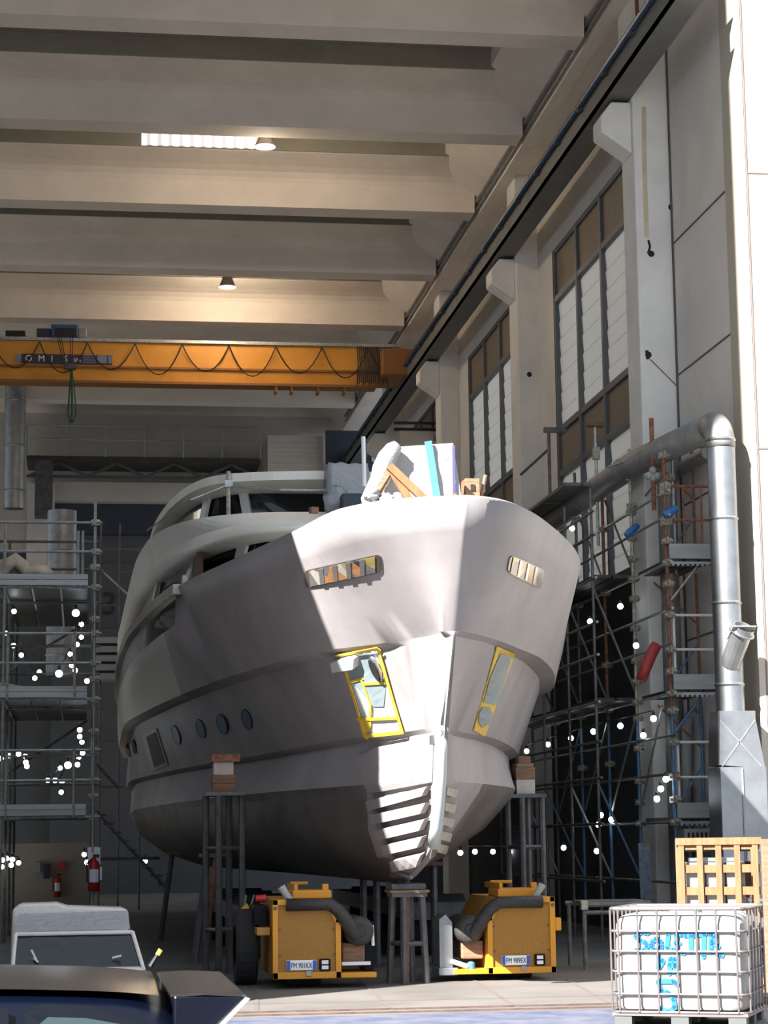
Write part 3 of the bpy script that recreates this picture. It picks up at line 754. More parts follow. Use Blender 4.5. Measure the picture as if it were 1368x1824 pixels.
for i, (x0, y0) in enumerate([(806, 1412), (803, 1440), (800, 1465), (796, 1490), (790, 1512)]):
    patch([(x0 - 16, y0 - 12), (x0 + 4, y0 - 8), (x0, y0 + 6), (x0 - 17, y0 + 2)], M['primer_light'], 'grille_slat', yacht, .02, .03, 10)
sb = MB(); sp = [(788, 1300), (787, 1340), (786, 1380), (783, 1430), (780, 1470), (775, 1505)]
cur = []
for px, py in sp:
    p = atX(px, py, XC); cur.append(p)
sb.tube([c + V((-.02, -.035, 0)) for c in cur], .075, 10); sb.build('stem_bar', M['stembar'], yacht, smooth=True)['label'] = 'white taped bar down the stem'
box(XC - .13, XC - .06, cur[0].y - .02, cur[0].y + .1, cur[0].z - .16, cur[0].z - .06).build('stem_fitting', M['steel_dark'], yacht)
# portholes and side hatch
def ellipse(cx, cy, a, b, rot, n=14): return [(cx + a * math.cos(t) * math.cos(rot) - b * math.sin(t) * math.sin(rot), cy + a * math.cos(t) * math.sin(rot) + b * math.sin(t) * math.cos(rot)) for t in [2 * math.pi * i / n for i in range(n)]]
for cx, cy, a, b in [(440, 1281, 8, 18), (396, 1290, 8, 18), (358, 1298, 7, 17), (314, 1309, 6, 17)]:
    pr = patch(ellipse(cx, cy, a + 1, b + 1, -.28), M['hole'], 'porthole', yacht, .002, .006, 8)
    if pr: patch(ellipse(cx + .6, cy, a - .6, b, -.28), M['portglass'], 'pane', pr, .01, .004, 8)
hf = patch([(256, 1308), (280, 1297), (300, 1362), (273, 1375)], M['primer_light'], 'side_hatch', yacht, .006, .02, 10)
if hf: patch([(263, 1312), (280, 1303), (297, 1357), (278, 1366)], M['hole'], 'opening', hf, .03, .004, 10)
for cx, cy in [(229, 1336), (240, 1330)]: 
    pr = patch(ellipse(cx, cy, 3, 13, -.2), M['hole'], 'porthole', yacht, .012, .01, 6)
# cap rail over the side deck opening, deckhouse behind
cap = [V((smooth_tab(LINES[0][1], y) + .0, y, 5.2)) for y in [29.6 + i * .8 for i in range(34)]]
cm = MB()
for a, b in zip(cap, cap[1:]): cm.bar(a, b, .14, .14)
cm.build('cap_rail', M['primer_light'], yacht)
cap = [V((smooth_tab(LINES[0][2], y) - .0, y, 5.2)) for y in [29.6 + i * .8 for i in range(34)]]
cm = MB()
for a, b in zip(cap, cap[1:]): cm.bar(a, b, .14, .14)
cm.build('cap_rail', M['primer_light'], yacht)
mul = [V((smooth_tab(LINES[0][1], y) + .05, y, 4.95)) for y in [34.4 + i for i in range(22)]]
cm = MB()
for a, b in zip(mul, mul[1:]): cm.bar(a, b, .05, .46)
cm.build('bulwark_panel', M['primer'], yacht)
# superstructure: plan curves (half breadth by Y)
def plan(tab, ys): return [(smooth_tab(tab, y), y) for y in ys]
def ring(front, tab, z, aft=52, n=36):
    """outline from port aft round the front to starboard aft"""
    out = []
    for i in range(n + 1):
        t = (i / n) ** 2; y = front + (aft - front) * t; out.append((smooth_tab(tab, y), y))
    return [V((XC + .07 - x, y, z)) for x, y in out[::-1]] + [V((XC + .07 + x, y, z)) for x, y in out[1:]]
T_lip = [(30.75, 0), (30.85, .8), (31.4, 1.59), (33.06, 2.25), (34.6, 2.54), (37.7, 2.93), (40.2, 3.1), (52, 3.2)]
T_mid = [(31.6, 0), (31.75, .9), (32.3, 1.7), (33.5, 2.27), (35, 2.68), (37.7, 2.98), (40.2, 3.12), (52, 3.2)]
T_top = [(32.5, 0), (32.55, 1.0), (32.75, 1.6), (33.3, 2.24), (34.2, 2.66), (35.9, 2.96), (39, 3.1), (52, 3.18)]
T_lg = [(31.9, 0), (32.0, .8), (32.6, 1.5), (34.2, 2.1), (36, 2.5), (39, 2.82), (42, 2.9), (52, 2.9)]
T_ug = [(34.6, 0), (34.65, 1.0), (35.0, 1.7), (36, 2.1), (38, 2.4), (41, 2.5), (52, 2.5)]
T_roof = [(33.6, 0), (33.7, .9), (34.0, 1.72), (34.5, 2.1), (35.7, 2.4), (37.6, 2.62), (40, 2.74), (52, 2.8)]
T_rin = [(34.1, 0), (34.2, .8), (34.6, 1.55), (35.2, 1.95), (36.3, 2.25), (38, 2.45), (41, 2.55), (52, 2.6)]
br = MB()
br.grid([ring(31.5, [(a + .75, max(0, b - .25)) for a, b in T_lip], 6.22), ring(30.75, T_lip, 6.22), ring(30.75, T_lip, 6.30), ring(31.6, T_mid, 6.50), ring(31.75, [(a + .15, b) for a, b in T_mid], 6.52), ring(32.5, T_top, 6.76), ring(33.0, [(a + .5, max(0, b - .2)) for a, b in T_top], 6.78)])
br.build('brow', M['gel'], yacht, smooth=True)
ed = yacht
dl = MB(); r_ = ring(33.0, [(a + .5, max(0, b - .2)) for a, b in T_top], 6.74); dl.add(r_, [tuple(range(len(r_)))]); dl.build('upper_deck', M['gel'], yacht)
gl = MB(); gl.grid([ring(31.7, T_lg, 4.55), ring(31.9, T_lg, 6.35)]); gl.build('glazing', M['glass_dark'], yacht)
gl = MB(); gl.grid([ring(34.5, T_ug, 6.7), ring(34.7, T_ug, 7.45)]); gl.build('glazing', M['glass_dark'], yacht)
rf = MB(); rf.grid([ring(34.1, T_rin, 7.40), ring(33.6, T_roof, 7.46), ring(33.6, T_roof, 7.60), ring(34.0, T_rin, 7.66)])
r_ = ring(34.0, T_rin, 7.66); o_ = len(rf.v); rf.add(r_, [tuple(range(len(r_)))]); r_ = ring(34.1, T_rin, 7.40); rf.add(r_, [tuple(range(len(r_)))])
rf.build('roof', M['gel'], yacht, smooth=False)
# mullions measured on the photograph, standing at their own depth
def glaze_bvh(rows):
    g = MB(); g.grid(rows); return BVHTree.FromPolygons([V(v) for v in g.v], g.f)
GB = {0: glaze_bvh([ring(31.7, [(a - .06, b + .05) for a, b in T_lg], 4.0), ring(31.9, [(a - .06, b + .05) for a, b in T_lg], 8)]), 1: glaze_bvh([ring(34.5, [(a - .06, b + .05) for a, b in T_ug], 6), ring(34.7, [(a - .06, b + .05) for a, b in T_ug], 9)])}
def mull(k, pa, pb, w):
    P = []
    for p in (pa, pb):
        l, n, i, d = GB[k].ray_cast(O, ray(*p).normalized())
        if l is None: return
        P.append(l)
    d = (P[0] - P[1]).normalized()
    MB().bar(P[0] + d * .08, P[1] - d * .12, w, .06, n).build('mullion', M['white_paint'], yacht)
mull(0, (436, 958), (430, 985), .24); mull(0, (351, 984), (339, 1020), .15); mull(0, (285, 1022), (275, 1068), .13); mull(0, (248, 1066), (240, 1110), .11); mull(0, (238, 1085), (233, 1118), .10)
mull(1, (433, 874), (440, 914), .15); mull(1, (372, 876), (362, 925), .2)
dh = MB().box(1.75, 1.85, 33.2, 52, 4.55, 6.2); dh.build('deckhouse_wall', M['brown_int'], yacht)
tag(box(1.6, 2.6, 31.8, 32.0, 4.6, 5.3).build('locker', M['brown_int'], yacht))
box(2.3, 6.0, 41.5, 41.7, 6.75, 7.4).build('bulkhead', M['brown_int'], yacht)
struct_ = None
# temporary things on the yacht
def tube_obj(name, pts, r, m, label, cat, group=None): return tag(MB().tube(pts, r, 8).build(name, m, smooth=False), label, cat, group)
p = atY(407, 845, 33.9); q = atY(407, 917, 33.9)
t = thing('scaffold_post', q, 'short clamped scaffold post standing on the yacht brow', 'post'); 
MB().tube([p + V((0, 0, .05)), q], .035, 8).build('tube', M['coupler'], t); MB().obox(p + V((0, 0, -.16)), (.13, .13, .11)).build('clamp', M['scaff'], t)
MB().tube([p + V((0, -.02, -.17)), atY(340, 890, 33.6), atY(262, 945, 34.5)], .014, 5).build('rail', M['scaff'], t)
MB().tube([p + V((0, -.02, -.2)), atY(500, 873, 33.4), atY(585, 874, 33.4)], .022, 6).build('rail', M['scaff'], t)
tag(MB().tube([atY(647, 778, 28.5), atY(649, 866, 28.5)], .03, 8).build('pole', M['white_paint']), 'slim cream pole standing on the foredeck left of the wrapped crate', 'pole')
# white wrapped crate on the fore deck
def wrinkled(mb_rows, amp, seed, close=True):
    random.seed(seed); out = []
    for r in mb_rows: out.append([V(p) + V((random.uniform(-amp, amp), random.uniform(-amp, amp), random.uniform(-amp, amp))) for p in r])
    return out
def wrap_box(c, size, taper, amp, seed, n=6, levels=6):
    rows = []
    for l in range(levels + 1):
        t = l / levels; k = 1 - taper * t; r = []
        w, d = size[0] * k / 2, size[1] * k / 2
        per = [(-w + 2 * w * i / n, -d) for i in range(n)] + [(w, -d + 2 * d * i / n) for i in range(n)] + [(w - 2 * w * i / n, d) for i in range(n)] + [(-w, d - 2 * d * i / n) for i in range(n)]
        rows.append([V((c[0] + x, c[1] + y, c[2] + size[2] * t)) for x, y in per])
    rows = wrinkled(rows, amp, seed)
    top = [V((c[0], c[1], c[2] + size[2] * 1.01))] * len(rows[0])
    mb = MB(); mb.grid(rows + [[a.lerp(top[0], .5) for a in rows[-1]], [a.lerp(top[0], .98) for a in rows[-1]]], close=True)
    return mb
YB = 24.9
wa, wb = atY(688, 890, YB), atY(822, 790, YB)
wc = thing('wrapped_crate', ((wa.x + wb.x) / 2, YB, 4.55), 'big crate wrapped in white film on the yacht foredeck with blue tape', 'crate')
f_ = MB()
fl = [atY(*p, YB) for p in [(684, 905), (826, 905), (806, 789), (700, 796), (690, 820)]]
bk = [v + V((.05, 1.1, 0)) for v in fl]
def sub_face(quad, n, amp, seed):
    random.seed(seed); A, B, C_, D = [V(x) for x in quad]; rows = []
    for i in range(n + 1):
        t = i / n; rows.append([A.lerp(B, s / n).lerp(D.lerp(C_, s / n), t) + (V((0, random.uniform(-amp, amp), random.uniform(-amp, amp) * .5)) if 0 < i < n and 0 < s < n else V()) for s in range(n + 1)])
    return rows
w1, w2, w3, w4 = atY(684, 920, YB), atY(827, 920, YB), atY(807, 789, YB), atY(690, 797, YB)
dp = V((.05, 1.0, 0)); f_.grid(sub_face([w1, w2, w3, w4], 9, .028, 3)); f_.grid(sub_face([w4, w3, w3 + dp, w4 + dp], 7, .02, 4)); f_.grid(sub_face([w2, w2 + dp, w3 + dp, w3], 7, .01, 5)); f_.grid(sub_face([w1 + dp, w1, w4, w4 + dp], 7, .02, 6)); f_.grid(sub_face([w2 + dp, w1 + dp, w4 + dp, w3 + dp], 4, .01, 8))
f_.build('film', M['film'], wc, smooth=True)
bt = MB(); tp = [(762, 786), (765, 800), (770, 830), (774, 860), (780, 895)]
for a, b in zip(tp, tp[1:]): bt.bar(atY(*a, YB - .05), atY(*b, YB - .05), .085, .02, V((0, 1, 0)))
bt.build('tape', M['bluetape'], wc)
MB().bar(atY(808, 793, YB - .04), atY(809, 884, YB - .04), .03, .02, V((0, 1, 0))).build('edge_strip', M['purple'], wc)
MB().obox(atY(809, 884, YB - .05), (.05, .05, .06)).build('edge_clip', M['wood'], wc)
# film bunched on the left of the crate
lump = MB(); random.seed(11)
path = [(708, 793, .07), (698, 800, .10), (690, 815, .12), (684, 835, .13), (676, 855, .12), (668, 872, .10), (660, 890, .10), (656, 905, .08)]
lump.tube([atY(a, b, YB - .12) + V((random.uniform(-.02, .02), random.uniform(-.04, .04), 0)) for a, b, r in path], [r for a, b, r in path], 12)
lump.build('film', M['film'], wc, smooth=True)
fr = thing('timber_trestle', atY(720, 895, YB - .45), 'orange pine trestle leaning against the white wrapped crate', 'trestle')
MB().bar(atY(693, 830, YB - .42), atY(765, 898, YB - .42), .09, .07, V((0, 1, 0))).build('leg', M['wood'], fr)
MB().bar(atY(698, 840, YB - .36), atY(735, 900, YB - .36), .09, .06, V((0, 1, 0))).build('leg', M['wood'], fr)
MB().bar(atY(694, 838, YB - .36), atY(664, 885, YB - .30), .06, .06, V((0, 1, 0))).build('leg', M['wood_pale'], fr)
MB().bar(atY(694, 848, YB - .34), atY(670, 890, YB - .28), .05, .05, V((0, 1, 0))).build('brace', M['wood_pale'], fr)
for i, (a, b, r) in enumerate([(662, 880, .10), (690, 893, .11), (708, 885, .06)]):
    mb = MB(); mb.sphere((0, 0, 0), r, 12, .9); random.seed(20 + i); c = atY(a, b, YB - .62)
    mb.v = [tuple(V(v) * random.uniform(.75, 1.15) + c) for v in mb.v]
    tag(mb.build('plastic_bundle', M['film' if i < 2 else 'clearfilm'], smooth=True), ['crumpled white film at the left foot of the trestle', 'crumpled film under the middle of the trestle', 'small clear film scrap hanging under the trestle'][i], 'plastic')
# grey wrapped things left of it
ga, gb = atY(586, 878, 33.0), atY(660, 822, 33.0)
g = wrap_box(((ga.x + gb.x) / 2, 33.4, ga.z - .15), (gb.x - ga.x, .5, gb.z - ga.z + .15), .02, .018, 5)
tag(g.build('wrapped_pallet', M['greyfilm'], smooth=True), 'load wrapped in grey crinkled film at the roof front of the yacht', 'load')
ga = atY(600, 895, 32.3)
mb = MB(); mb.sphere((0, 0, 0), .22, 12, 1.2); random.seed(31); mb.v = [tuple(V(v) * random.uniform(.7, 1.15) + ga) for v in mb.v]
tag(mb.build('plastic_bundle', M['greyfilm'], smooth=True), 'crumpled grey film bag hanging below the grey wrapped load', 'plastic')
db = MB().box(atY(610, 900, 31.8).x, atY(655, 900, 31.8).x, 31.8, 32.3, atY(610, 905, 31.8).z - .3, atY(610, 878, 31.8).z)
tag(db.build('dark_crate', M['navy'], bevel=.02), 'dark crate behind the bow edge below the cream pole', 'crate')
mb = MB(); c = atY(559, 909, 31.3); mb.obox(c, (.12, .1, .09), .3); tag(mb.build('wood_block', M['wood_dark']), 'small wood block lying on the yacht brow', 'block')
c = atY(838, 872, 26.3)
wb = thing('timber_block', c, 'old timber block on the foredeck right of the wrapped crate', 'block')
MB().obox(c, (.19, .3, .24)).build('block', M['wood_dark'], wb, bevel=.01); MB().obox(c + V((-.0, -.16, 0)), (.05, .02, .08)).build('slot', M['hole'], wb)
MB().tube([c + V((.12, -.05, -.12)), c + V((.19, -.05, .18))], .025, 6).build('peg', M['wood_dark'], wb)


# ------------------------------------------------------------------ hull supports
def prop_stand(name, c, h, sx, sy, label, n_mid=2, m='steel_dark', taper=0.0, turn=.38):
    """four tube stand: c = centre on the floor"""
    t = thing(name, c, label, 'stand', 'steel hull stands')
    c = V(c); TR = Matrix.Rotation(turn, 3, 'Z')
    for ix in (-1, 1):
        for iy in (-1, 1):
            b = c + TR @ V((ix * sx * (1 + taper) / 2, iy * sy * (1 + taper) / 2, 0)); e = c + TR @ V((ix * sx / 2, iy * sy / 2, h))
            MB().tube([b, e], .045, 8).build('leg', M[m], t)
    for i in range(n_mid):
        z = h * (i + .55) / (n_mid + .2); k = 1 + taper * (1 - z / h); q = [c + TR @ V((a * sx * k / 2, b * sy * k / 2, z)) for a, b in ((-1, -1), (1, -1), (1, 1), (-1, 1))]
        for a, b in zip(q, q[1:] + q[:1]): MB().tube([a, b], .03, 6).build('crossbar', M[m], t)
    MB().box(c.x - sx / 2 - .09, c.x + sx / 2 + .09, c.y - sy / 2 - .09, c.y + sy / 2 + .09, h, h + .05).build('top_plate', M[m], t)
    return t
a = atZ(399, 1736, 0); zt = atY(399, 1418, a.y).z
prop_stand('hull_stand', (a.x, a.y, 0), zt, .34, .40, 'tall four-tube steel stand under the port side of the hull')
def block_pile(c, z, items, label):
    for i, (w, d, h, m, l) in enumerate(items):
        o = MB().box(c[0] - w / 2, c[0] + w / 2, c[1] - d / 2, c[1] + d / 2, z, z + h).build('support_block', M[m], bevel=.008)
        tag(o, l, 'block'); z += h + .001
    return z
zb = block_pile((a.x - .01, a.y), zt + .051, [(.30, .34, .11, 'wood_dark', 'brown timber block lowest on the port hull stand'), (.31, .34, .11, 'wood_dark', 'second timber block on the port hull stand'), (.26, .3, .17, 'concrete_block', 'grey wrapped block on top of the port hull stand')], '')
tag(MB().box(a.x - .17, a.x + .2, a.y - .2, a.y + .3, zb, zb + .1).build('support_block', M['rust']), 'rusty steel head pressed against the port hull above the stand', 'block')
a = atY(934, 1415, 29.3)
prop_stand('hull_stand', (a.x, a.y, 0), a.z - .05, .33, .36, 'tall four-tube steel stand behind the right yellow machine', 2)
block_pile((a.x - .01, a.y), a.z + .001, [(.26, .32, .20, 'concrete_block', 'pale grey block lowest on the starboard hull stand'), (.27, .32, .17, 'wood_dark', 'brown timber block in the middle of the starboard pile'), (.24, .3, .05, 'wood_pale', 'thin pale board on the starboard block pile'), (.17, .2, .10, 'wood_dark', 'small timber block topping the starboard pile')], '')
a = atZ(727, 1751, 0); zt = atY(727, 1597, a.y).z
prop_stand('hull_stand', (a.x, a.y, 0), zt, .25, .28, 'grey steel stand under the keel between the two yellow machines', 1, taper=.25)
tag(MB().box(a.x - .24, a.x + .24, a.y - .26, a.y + .26, zt + .052, zt + .082).build('support_board', M['wood_pale']), 'pale board lying on the keel stand', 'board')
tag(MB().box(a.x - .22, a.x + .20, a.y - .22, a.y + .3, zt + .084, zt + .16).build('support_block', M['steel_dark'], bevel=.01), 'dark head block on the keel stand under the bow', 'block')
MB().tube([(a.x - .02, a.y - .02, 0), (a.x, a.y - .02, zt)], .035, 8).build('screw', M['rust'], bpy.data.objects['hull_stand.002'])
for i, (px, py, Y, l) in enumerate([(345, 1700, 31, 'raking steel prop left of the tall port stand'), (362, 1698, 32, 'reddish raking prop beside the tall port stand'), (285, 1690, 38, 'thin dark prop deep under the hull at the left'), (648, 1700, 30, 'dark stand leg seen right of the left machine'), (672, 1700, 29.5, 'second dark stand leg behind the keel stand'), (775, 1700, 29.5, 'dark stand leg left of the right machine')]):
    p = atY(px, py, Y); p.z = 0; s = .35 if i < 3 else .05
    t = thing('hull_prop', p, l, 'prop'); h = 1.35 if i > 2 else 1.5
    MB().tube([p, p + V((s * .6, .2, h))], .05, 8).build('tube', M['rust' if i == 1 else 'steel_dark'], t)
    MB().box(p.x - .15, p.x + .15, p.y - .15, p.y + .15, 0, .03).build('foot', M['steel_dark'], t)
    MB().obox(p + V((s * .6, .2, h + .03)), (.25, .25, .05)).build('head', M['wood_dark'], t)

# ------------------------------------------------------------------ the two yellow machines
def machine(tl, Y, mirror, label, plate_txt):
    """tl = left, right, top, bottom of the front sheet frame in pixels; mirror = +1: duct leaves to the right"""
    xl, xr, yt, yb = tl
    A = atY(xl, yb, Y); B = atY(xr, yt, Y); x0, x1, z0, z1 = A.x, B.x, A.z, B.z
    w, h = x1 - x0, z1 - z0; s = mirror; inn = x1 if s > 0 else x0; outr = x0 if s > 0 else x1
    t = thing('transporter_power_unit', ((x0 + x1) / 2, Y, 0), label, 'machine')
    L = 1.9
    def X(k): return outr + (inn - outr) * k          # 0 outer side .. 1 inner side
    bx = sorted((X(0), X(.88)))
    bod = MB().prism([(X(.02), Y + .06, z0 + .02), (X(1), Y + .06, z0 + .02), (X(1), Y + .06, z0 + h * .72), (X(.82), Y + .06, z1), (X(.02), Y + .06, z1)], (0, L, 0))
    bod.build('body', M['yellow_old'], t, bevel=.012)
    fw = .065
    def bar(xa, xb, za, zb, name='front_frame', m='yellow', y0=0, y1=.07):
        xs = sorted((xa, xb)); return box(xs[0], xs[1], Y + y0, Y + y1, za, zb).build(name, M[m], t, bevel=.006)
    dx = (inn - outr) / abs(inn - outr)
    bar(outr, outr + dx * fw, z0, z1); bar(inn - dx * fw, inn, z0, z0 + h * .74); bar(outr, inn, z0, z0 + fw * 1.2); bar(outr, inn - dx * w * .18, z1 - fw, z1)
    MB().prism([(inn - dx * fw, Y, z0 + h * .70), (inn, Y, z0 + h * .70), (inn - dx * w * .12, Y, z1), (inn - dx * w * .24, Y, z1)], (0, .07, 0)).build('front_frame', M['yellow'], t)
    MB().prism([(outr + dx * fw, Y + .03, z0 + fw), (inn - dx * fw, Y + .03, z0 + fw), (inn - dx * fw, Y + .03, z0 + h * .76), (inn - dx * w * .2, Y + .03, z1 - fw), (outr + dx * fw, Y + .03, z1 - fw)], (0, .02, 0)).build('perforated_sheet', M['grille'], t)
    for zz in (.3, .62):
        MB().lathe((outr + dx * (fw + .02), Y + .028, z0 + h * zz), [(.001, .012), (.012, .012), (.012, 0)], 8, (0, -1, 0)).build('bolt', M['steel_dark'], t)
        MB().lathe((inn - dx * (fw + .02), Y + .028, z0 + h * zz), [(.001, .012), (.012, .012), (.012, 0)], 8, (0, -1, 0)).build('bolt', M['steel_dark'], t)
    MB().lathe((outr + dx * .03, Y, z1 - .1), [(.001, .01), (.02, .01), (.022, 0)], 10, (0, -1, 0)).build('keyhole', M['steel_dark'], t)
    # number plate, lamps, latch
    pw = .355; px0 = x0 + w * (.20 if s > 0 else .20); pz0 = z0 + .10
    pl = box(px0, px0 + pw, Y + .005, Y + .03, pz0, pz0 + .115).build('number_plate', M['plate_white'], t, bevel=.004)
    pl['label'] = 'white number plate with blue ends'
    box(px0 + .003, px0 + .045, Y, Y + .006, pz0 + .003, pz0 + .112).build('blue_band', M['plate_blue'], pl)
    box(px0 + pw - .045, px0 + pw - .003, Y, Y + .006, pz0 + .003, pz0 + .112).build('blue_band', M['plate_blue'], pl)
    text_mb(plate_txt, .088, (px0 + .054, Y + .002, pz0 + .026), (1, 0, 0), (0, 0, 1), .006, .245).build('plate_number', M['signnavy'], pl)
    lx = x0 + w * .76
    lm = box(lx - .065, lx + .065, Y - .01, Y + .04, pz0 - .01, pz0 + .125).build('rear_lamp', M['carblack'], t, bevel=.01)
    for k in (0, 1): box(lx - .04, lx + .04, Y - .018, Y - .008, pz0 + .006 + k * .06, pz0 + .05 + k * .06).build('lens', M['lens'], lm, bevel=.004)
    box(x0 + w * .48, x0 + w * .56, Y - .02, Y + .01, z0 + .03, z0 + .09).build('latch', M['galv'], t, bevel=.006)
    # air duct across the top and down the inner side
    dy = Y - .02; r = .075
    pts = [(outr + dx * .16, dy, z1 - .06), (inn - dx * w * .16, dy, z1 - .06), (inn - dx * w * .03, dy, z1 - .14), (inn + dx * .16, dy + .02, z1 - .40), (inn + dx * .2, dy + .1, z1 - .46)]
    MB().tube(pts, [r, r, r * 1.05, r * 1.2, r * 1.2], 12).build('air_duct', M['duct_black'], t, smooth=True)
    cx = inn + dx * .22
    MB().lathe((cx, Y + .0, z1 - .38), [(.05, -.02), (.10, -.03), (.16, .0), (.175, .05), (.175, .75), (.12, .8)], 24, (0, 1, 0)).build('air_filter', M['duct_black'], t, smooth=True)
    MB().lathe((cx, Y - .035, z1 - .38), [(.001, -.01), (.06, -.01), (.07, .02)], 20, (0, 1, 0)).build('filter_cap', M['duct_black'], t)
    xs = sorted((inn + dx * .03, inn + dx * .3)); box(xs[0], xs[1], Y + .15, Y + .9, z1 - .74, z1 - .52).build('engine_block', M['wood_dark'], t, bevel=.02)
    # exhaust, hood, handle, lights on top
    ex_ = outr + dx * (.10 if s > 0 else .12)
    e0 = V((ex_ + dx * .12, Y + .08, z1 - .02)); e1 = e0 + V((-dx * .11, 0, .17))
    MB().tube([e0, e0.lerp(e1, .45), e1], [.042, .042, .05], 12).build('work_lamp', M['plastic_grey'], t)
    MB().lathe(e1, [(.001, .005), (.048, .0)], 12, (e1 - e0)).build('lamp_glass', M['lens'], t)
    xs = sorted((outr + dx * w * .32, outr + dx * w * .9)) if s > 0 else sorted((outr + dx * w * .15, outr + dx * w * .78))
    box(xs[0], xs[1], Y + .25, Y + .9, z1, z1 + .10).build('hood', M['yellow'], t, bevel=.015)
    box(xs[0] + .03, xs[0] + .07, Y + .3, Y + 1.3, z1 + .1, z1 + .17).build('hood_rail', M['yellow'], t); box(xs[1] - .1, xs[1] - .03, Y + .3, Y + .4, z1 + .1, z1 + .17).build('hood_rail', M['yellow'], t)
    MB().box(xs[0] + .05, xs[1] - .2, Y + 1.0, Y + 1.06, z1 + .15, z1 + .19).build('handle', M['yellow'], t, bevel=.01)
    # tray and gear on the inner side
    xs = sorted((inn - dx * .05, inn + dx * .42)); box(xs[0], xs[1], Y + .02, Y + .9, z0 - .0, z0 + .06).build('tray', M['yellow'], t, bevel=.008)
    if s < 0:
        xs = sorted((inn + dx * .36, inn + dx * .60)); box(xs[0], xs[1], Y + .05, Y + .6, z0 - .01, z0 + .08).build('tray_end', M['galv'], t, bevel=.01)
        MB().prism([(inn + dx * .58, Y + .1, z0 + .08), (inn + dx * .42, Y + .1, z0 + .08), (inn + dx * .42, Y + .1, z0 + .62), (inn + dx * .50, Y + .1, z0 + .72), (inn + dx * .58, Y + .1, z0 + .66)], (0, .5, 0)).build('radiator_cover', M['galv'], t)
        MB().tube([(inn + dx * .45, Y + .06, z0 + .16), (inn + dx * .36, Y + .06, z0 + .13), (inn + dx * .24, Y + .06, z0 + .09)], .03, 8).build('hose', M['lens'], t)
        MB().lathe((inn + dx * .20, Y + .08, z0 + .06), [(.05, 0), (.05, .07), (.02, .09), (.001, .09)], 12).build('reservoir', M['bluetape'], t)
        xs = sorted((outr - dx * .08, outr)); box(xs[0], xs[1], Y + .02, Y + .2, z0 + h * .55, z0 + h * .72).build('side_bracket', M['yellow'], t, bevel=.01)
    else:
        xs = sorted((inn + dx * .02, inn + dx * .36)); box(xs[0], xs[1], Y + .1, Y + .5, z0 + .14, z0 + .18).build('cover_strip', M['lens'], t)
        xs = sorted((inn + dx * .30, inn + dx * .42)); box(xs[0], xs[1], Y + .2, Y + .7, z0 + .06, z0 + .64).build('radiator', M['carblack'], t, bevel=.01)
        MB().tube([(inn + dx * .39, Y + .16, z0 + .6), (inn + dx * .40, Y + .16, z0 + .36)], .02, 8).build('damper', M['lens'], t)
        # levers and hooks on the outer side
        box(outr - .16, outr + .0, Y + .3, Y + .8, z0 + h * .54, z0 + h * .64).build('side_box', M['yellow_old'], t, bevel=.01)
        box(outr - .18, outr - .02, Y + .5, Y + 1.1, z0 + h * .66, z0 + h * .92).build('control_box', M['carblack'], t, bevel=.01)
        MB().prism([(outr - .32, Y + 1.0, z0 + h * .55), (outr - .22, Y + 1.0, z0 + h * .5), (outr - .18, Y + 1.0, z0 + h * .82), (outr - .22, Y + 1.0, z0 + h * .93), (outr - .3, Y + 1.0, z0 + h * .86)], (0, .15, 0)).build('hook_arm', M['yellow'], t)
        for k in (0, 1): MB().tube([(outr - .25 + k * .08, Y + 1.05, z0 + h * .9), (outr - .23 + k * .1, Y + 1.05, z0 + h * 1.04)], .014, 6).build('lever', M['galv'], t)
        MB().lathe((outr - .08, Y + .7, z1), [(.04, -.06), (.05, .06), (.001, .08)], 12, (1, 0, 0)).build('beacon', M['red'], t)
        MB().lathe((outr - .24, Y + 1.1, .46), [(.25, -.13), (.44, -.13), (.46, -.1), (.46, .1), (.44, .13), (.25, .13)], 26, (1, 0, 0)).build('wheel', M['rubber'], t)
    for yy in (.5, 1.5): MB().lathe(((x0 + x1) / 2, Y + yy, .16), [(.05, -.2), (.16, -.2), (.16, .2), (.05, .2)], 18, (1, 0, 0)).build('wheel', M['rubber'], t)
    return t
machine((486, 607, 1601, 1745), 25.4, 1, 'left yellow power unit with perforated front and black air duct', 'FM 901KX')
machine((870, 988, 1597, 1735), 26.1, -1, 'right yellow power unit with bright tray and grey radiator cover', 'FM 989EX')
for k, (x, yy) in enumerate([(2.75, 33.5), (5.3, 33.5)]):
    t = thing('transporter_beam', (x, yy + 3, .4), ['dark transporter carriage behind the left yellow unit', 'dark transporter carriage behind the right yellow unit'][k], 'carriage')
    box(x - .5, x + .5, yy - 2, yy + 8, .55, .8).build('chassis', M['steel_dark'], t)
    for q in range(4): MB().lathe((x, yy - 1 + q * 2.1, .45), [(.2, -.45), (.45, -.45), (.45, .45), (.2, .45)], 22, (1, 0, 0)).build('wheel', M['rubber'], t)

# ------------------------------------------------------------------ scaffolds
CPL = None
def coupler_at(p, root, m='coupler'):
    global CPL
    o = ROOT[root.name]
    if CPL is None:
        mb = MB().obox((0, 0, 0), (.13, .12, .10), .3); mb.tube([(-.09, -.05, 0), (.09, -.05, 0)], .025, 6); mb.tube([(0, -.08, -.05), (0, -.08, .06)], .02, 6)
        ob = mb.build('coupler', M[m], origin=(0, 0, 0)); CPL = ob
    else:
        ob = CPL.copy(); COL.objects.link(ob)
    ob.parent = root; ob.location = V(p) - o; return ob
def pole(p, q, root, m='scaff', r=.026, name='tube'): return MB().tube([p, q], r, 7).build(name, M[m], root)
ls = thing('scaffold', (-1.0, 42, 0), 'large tube scaffold at the left with three plank decks and many lamps', 'scaffold')
XR = .19; XL = [-1.35, -2.9]; YS = [37.0, 39.4, 41.8, 44.2]; LV = [2.17, 4.17, 6.10]
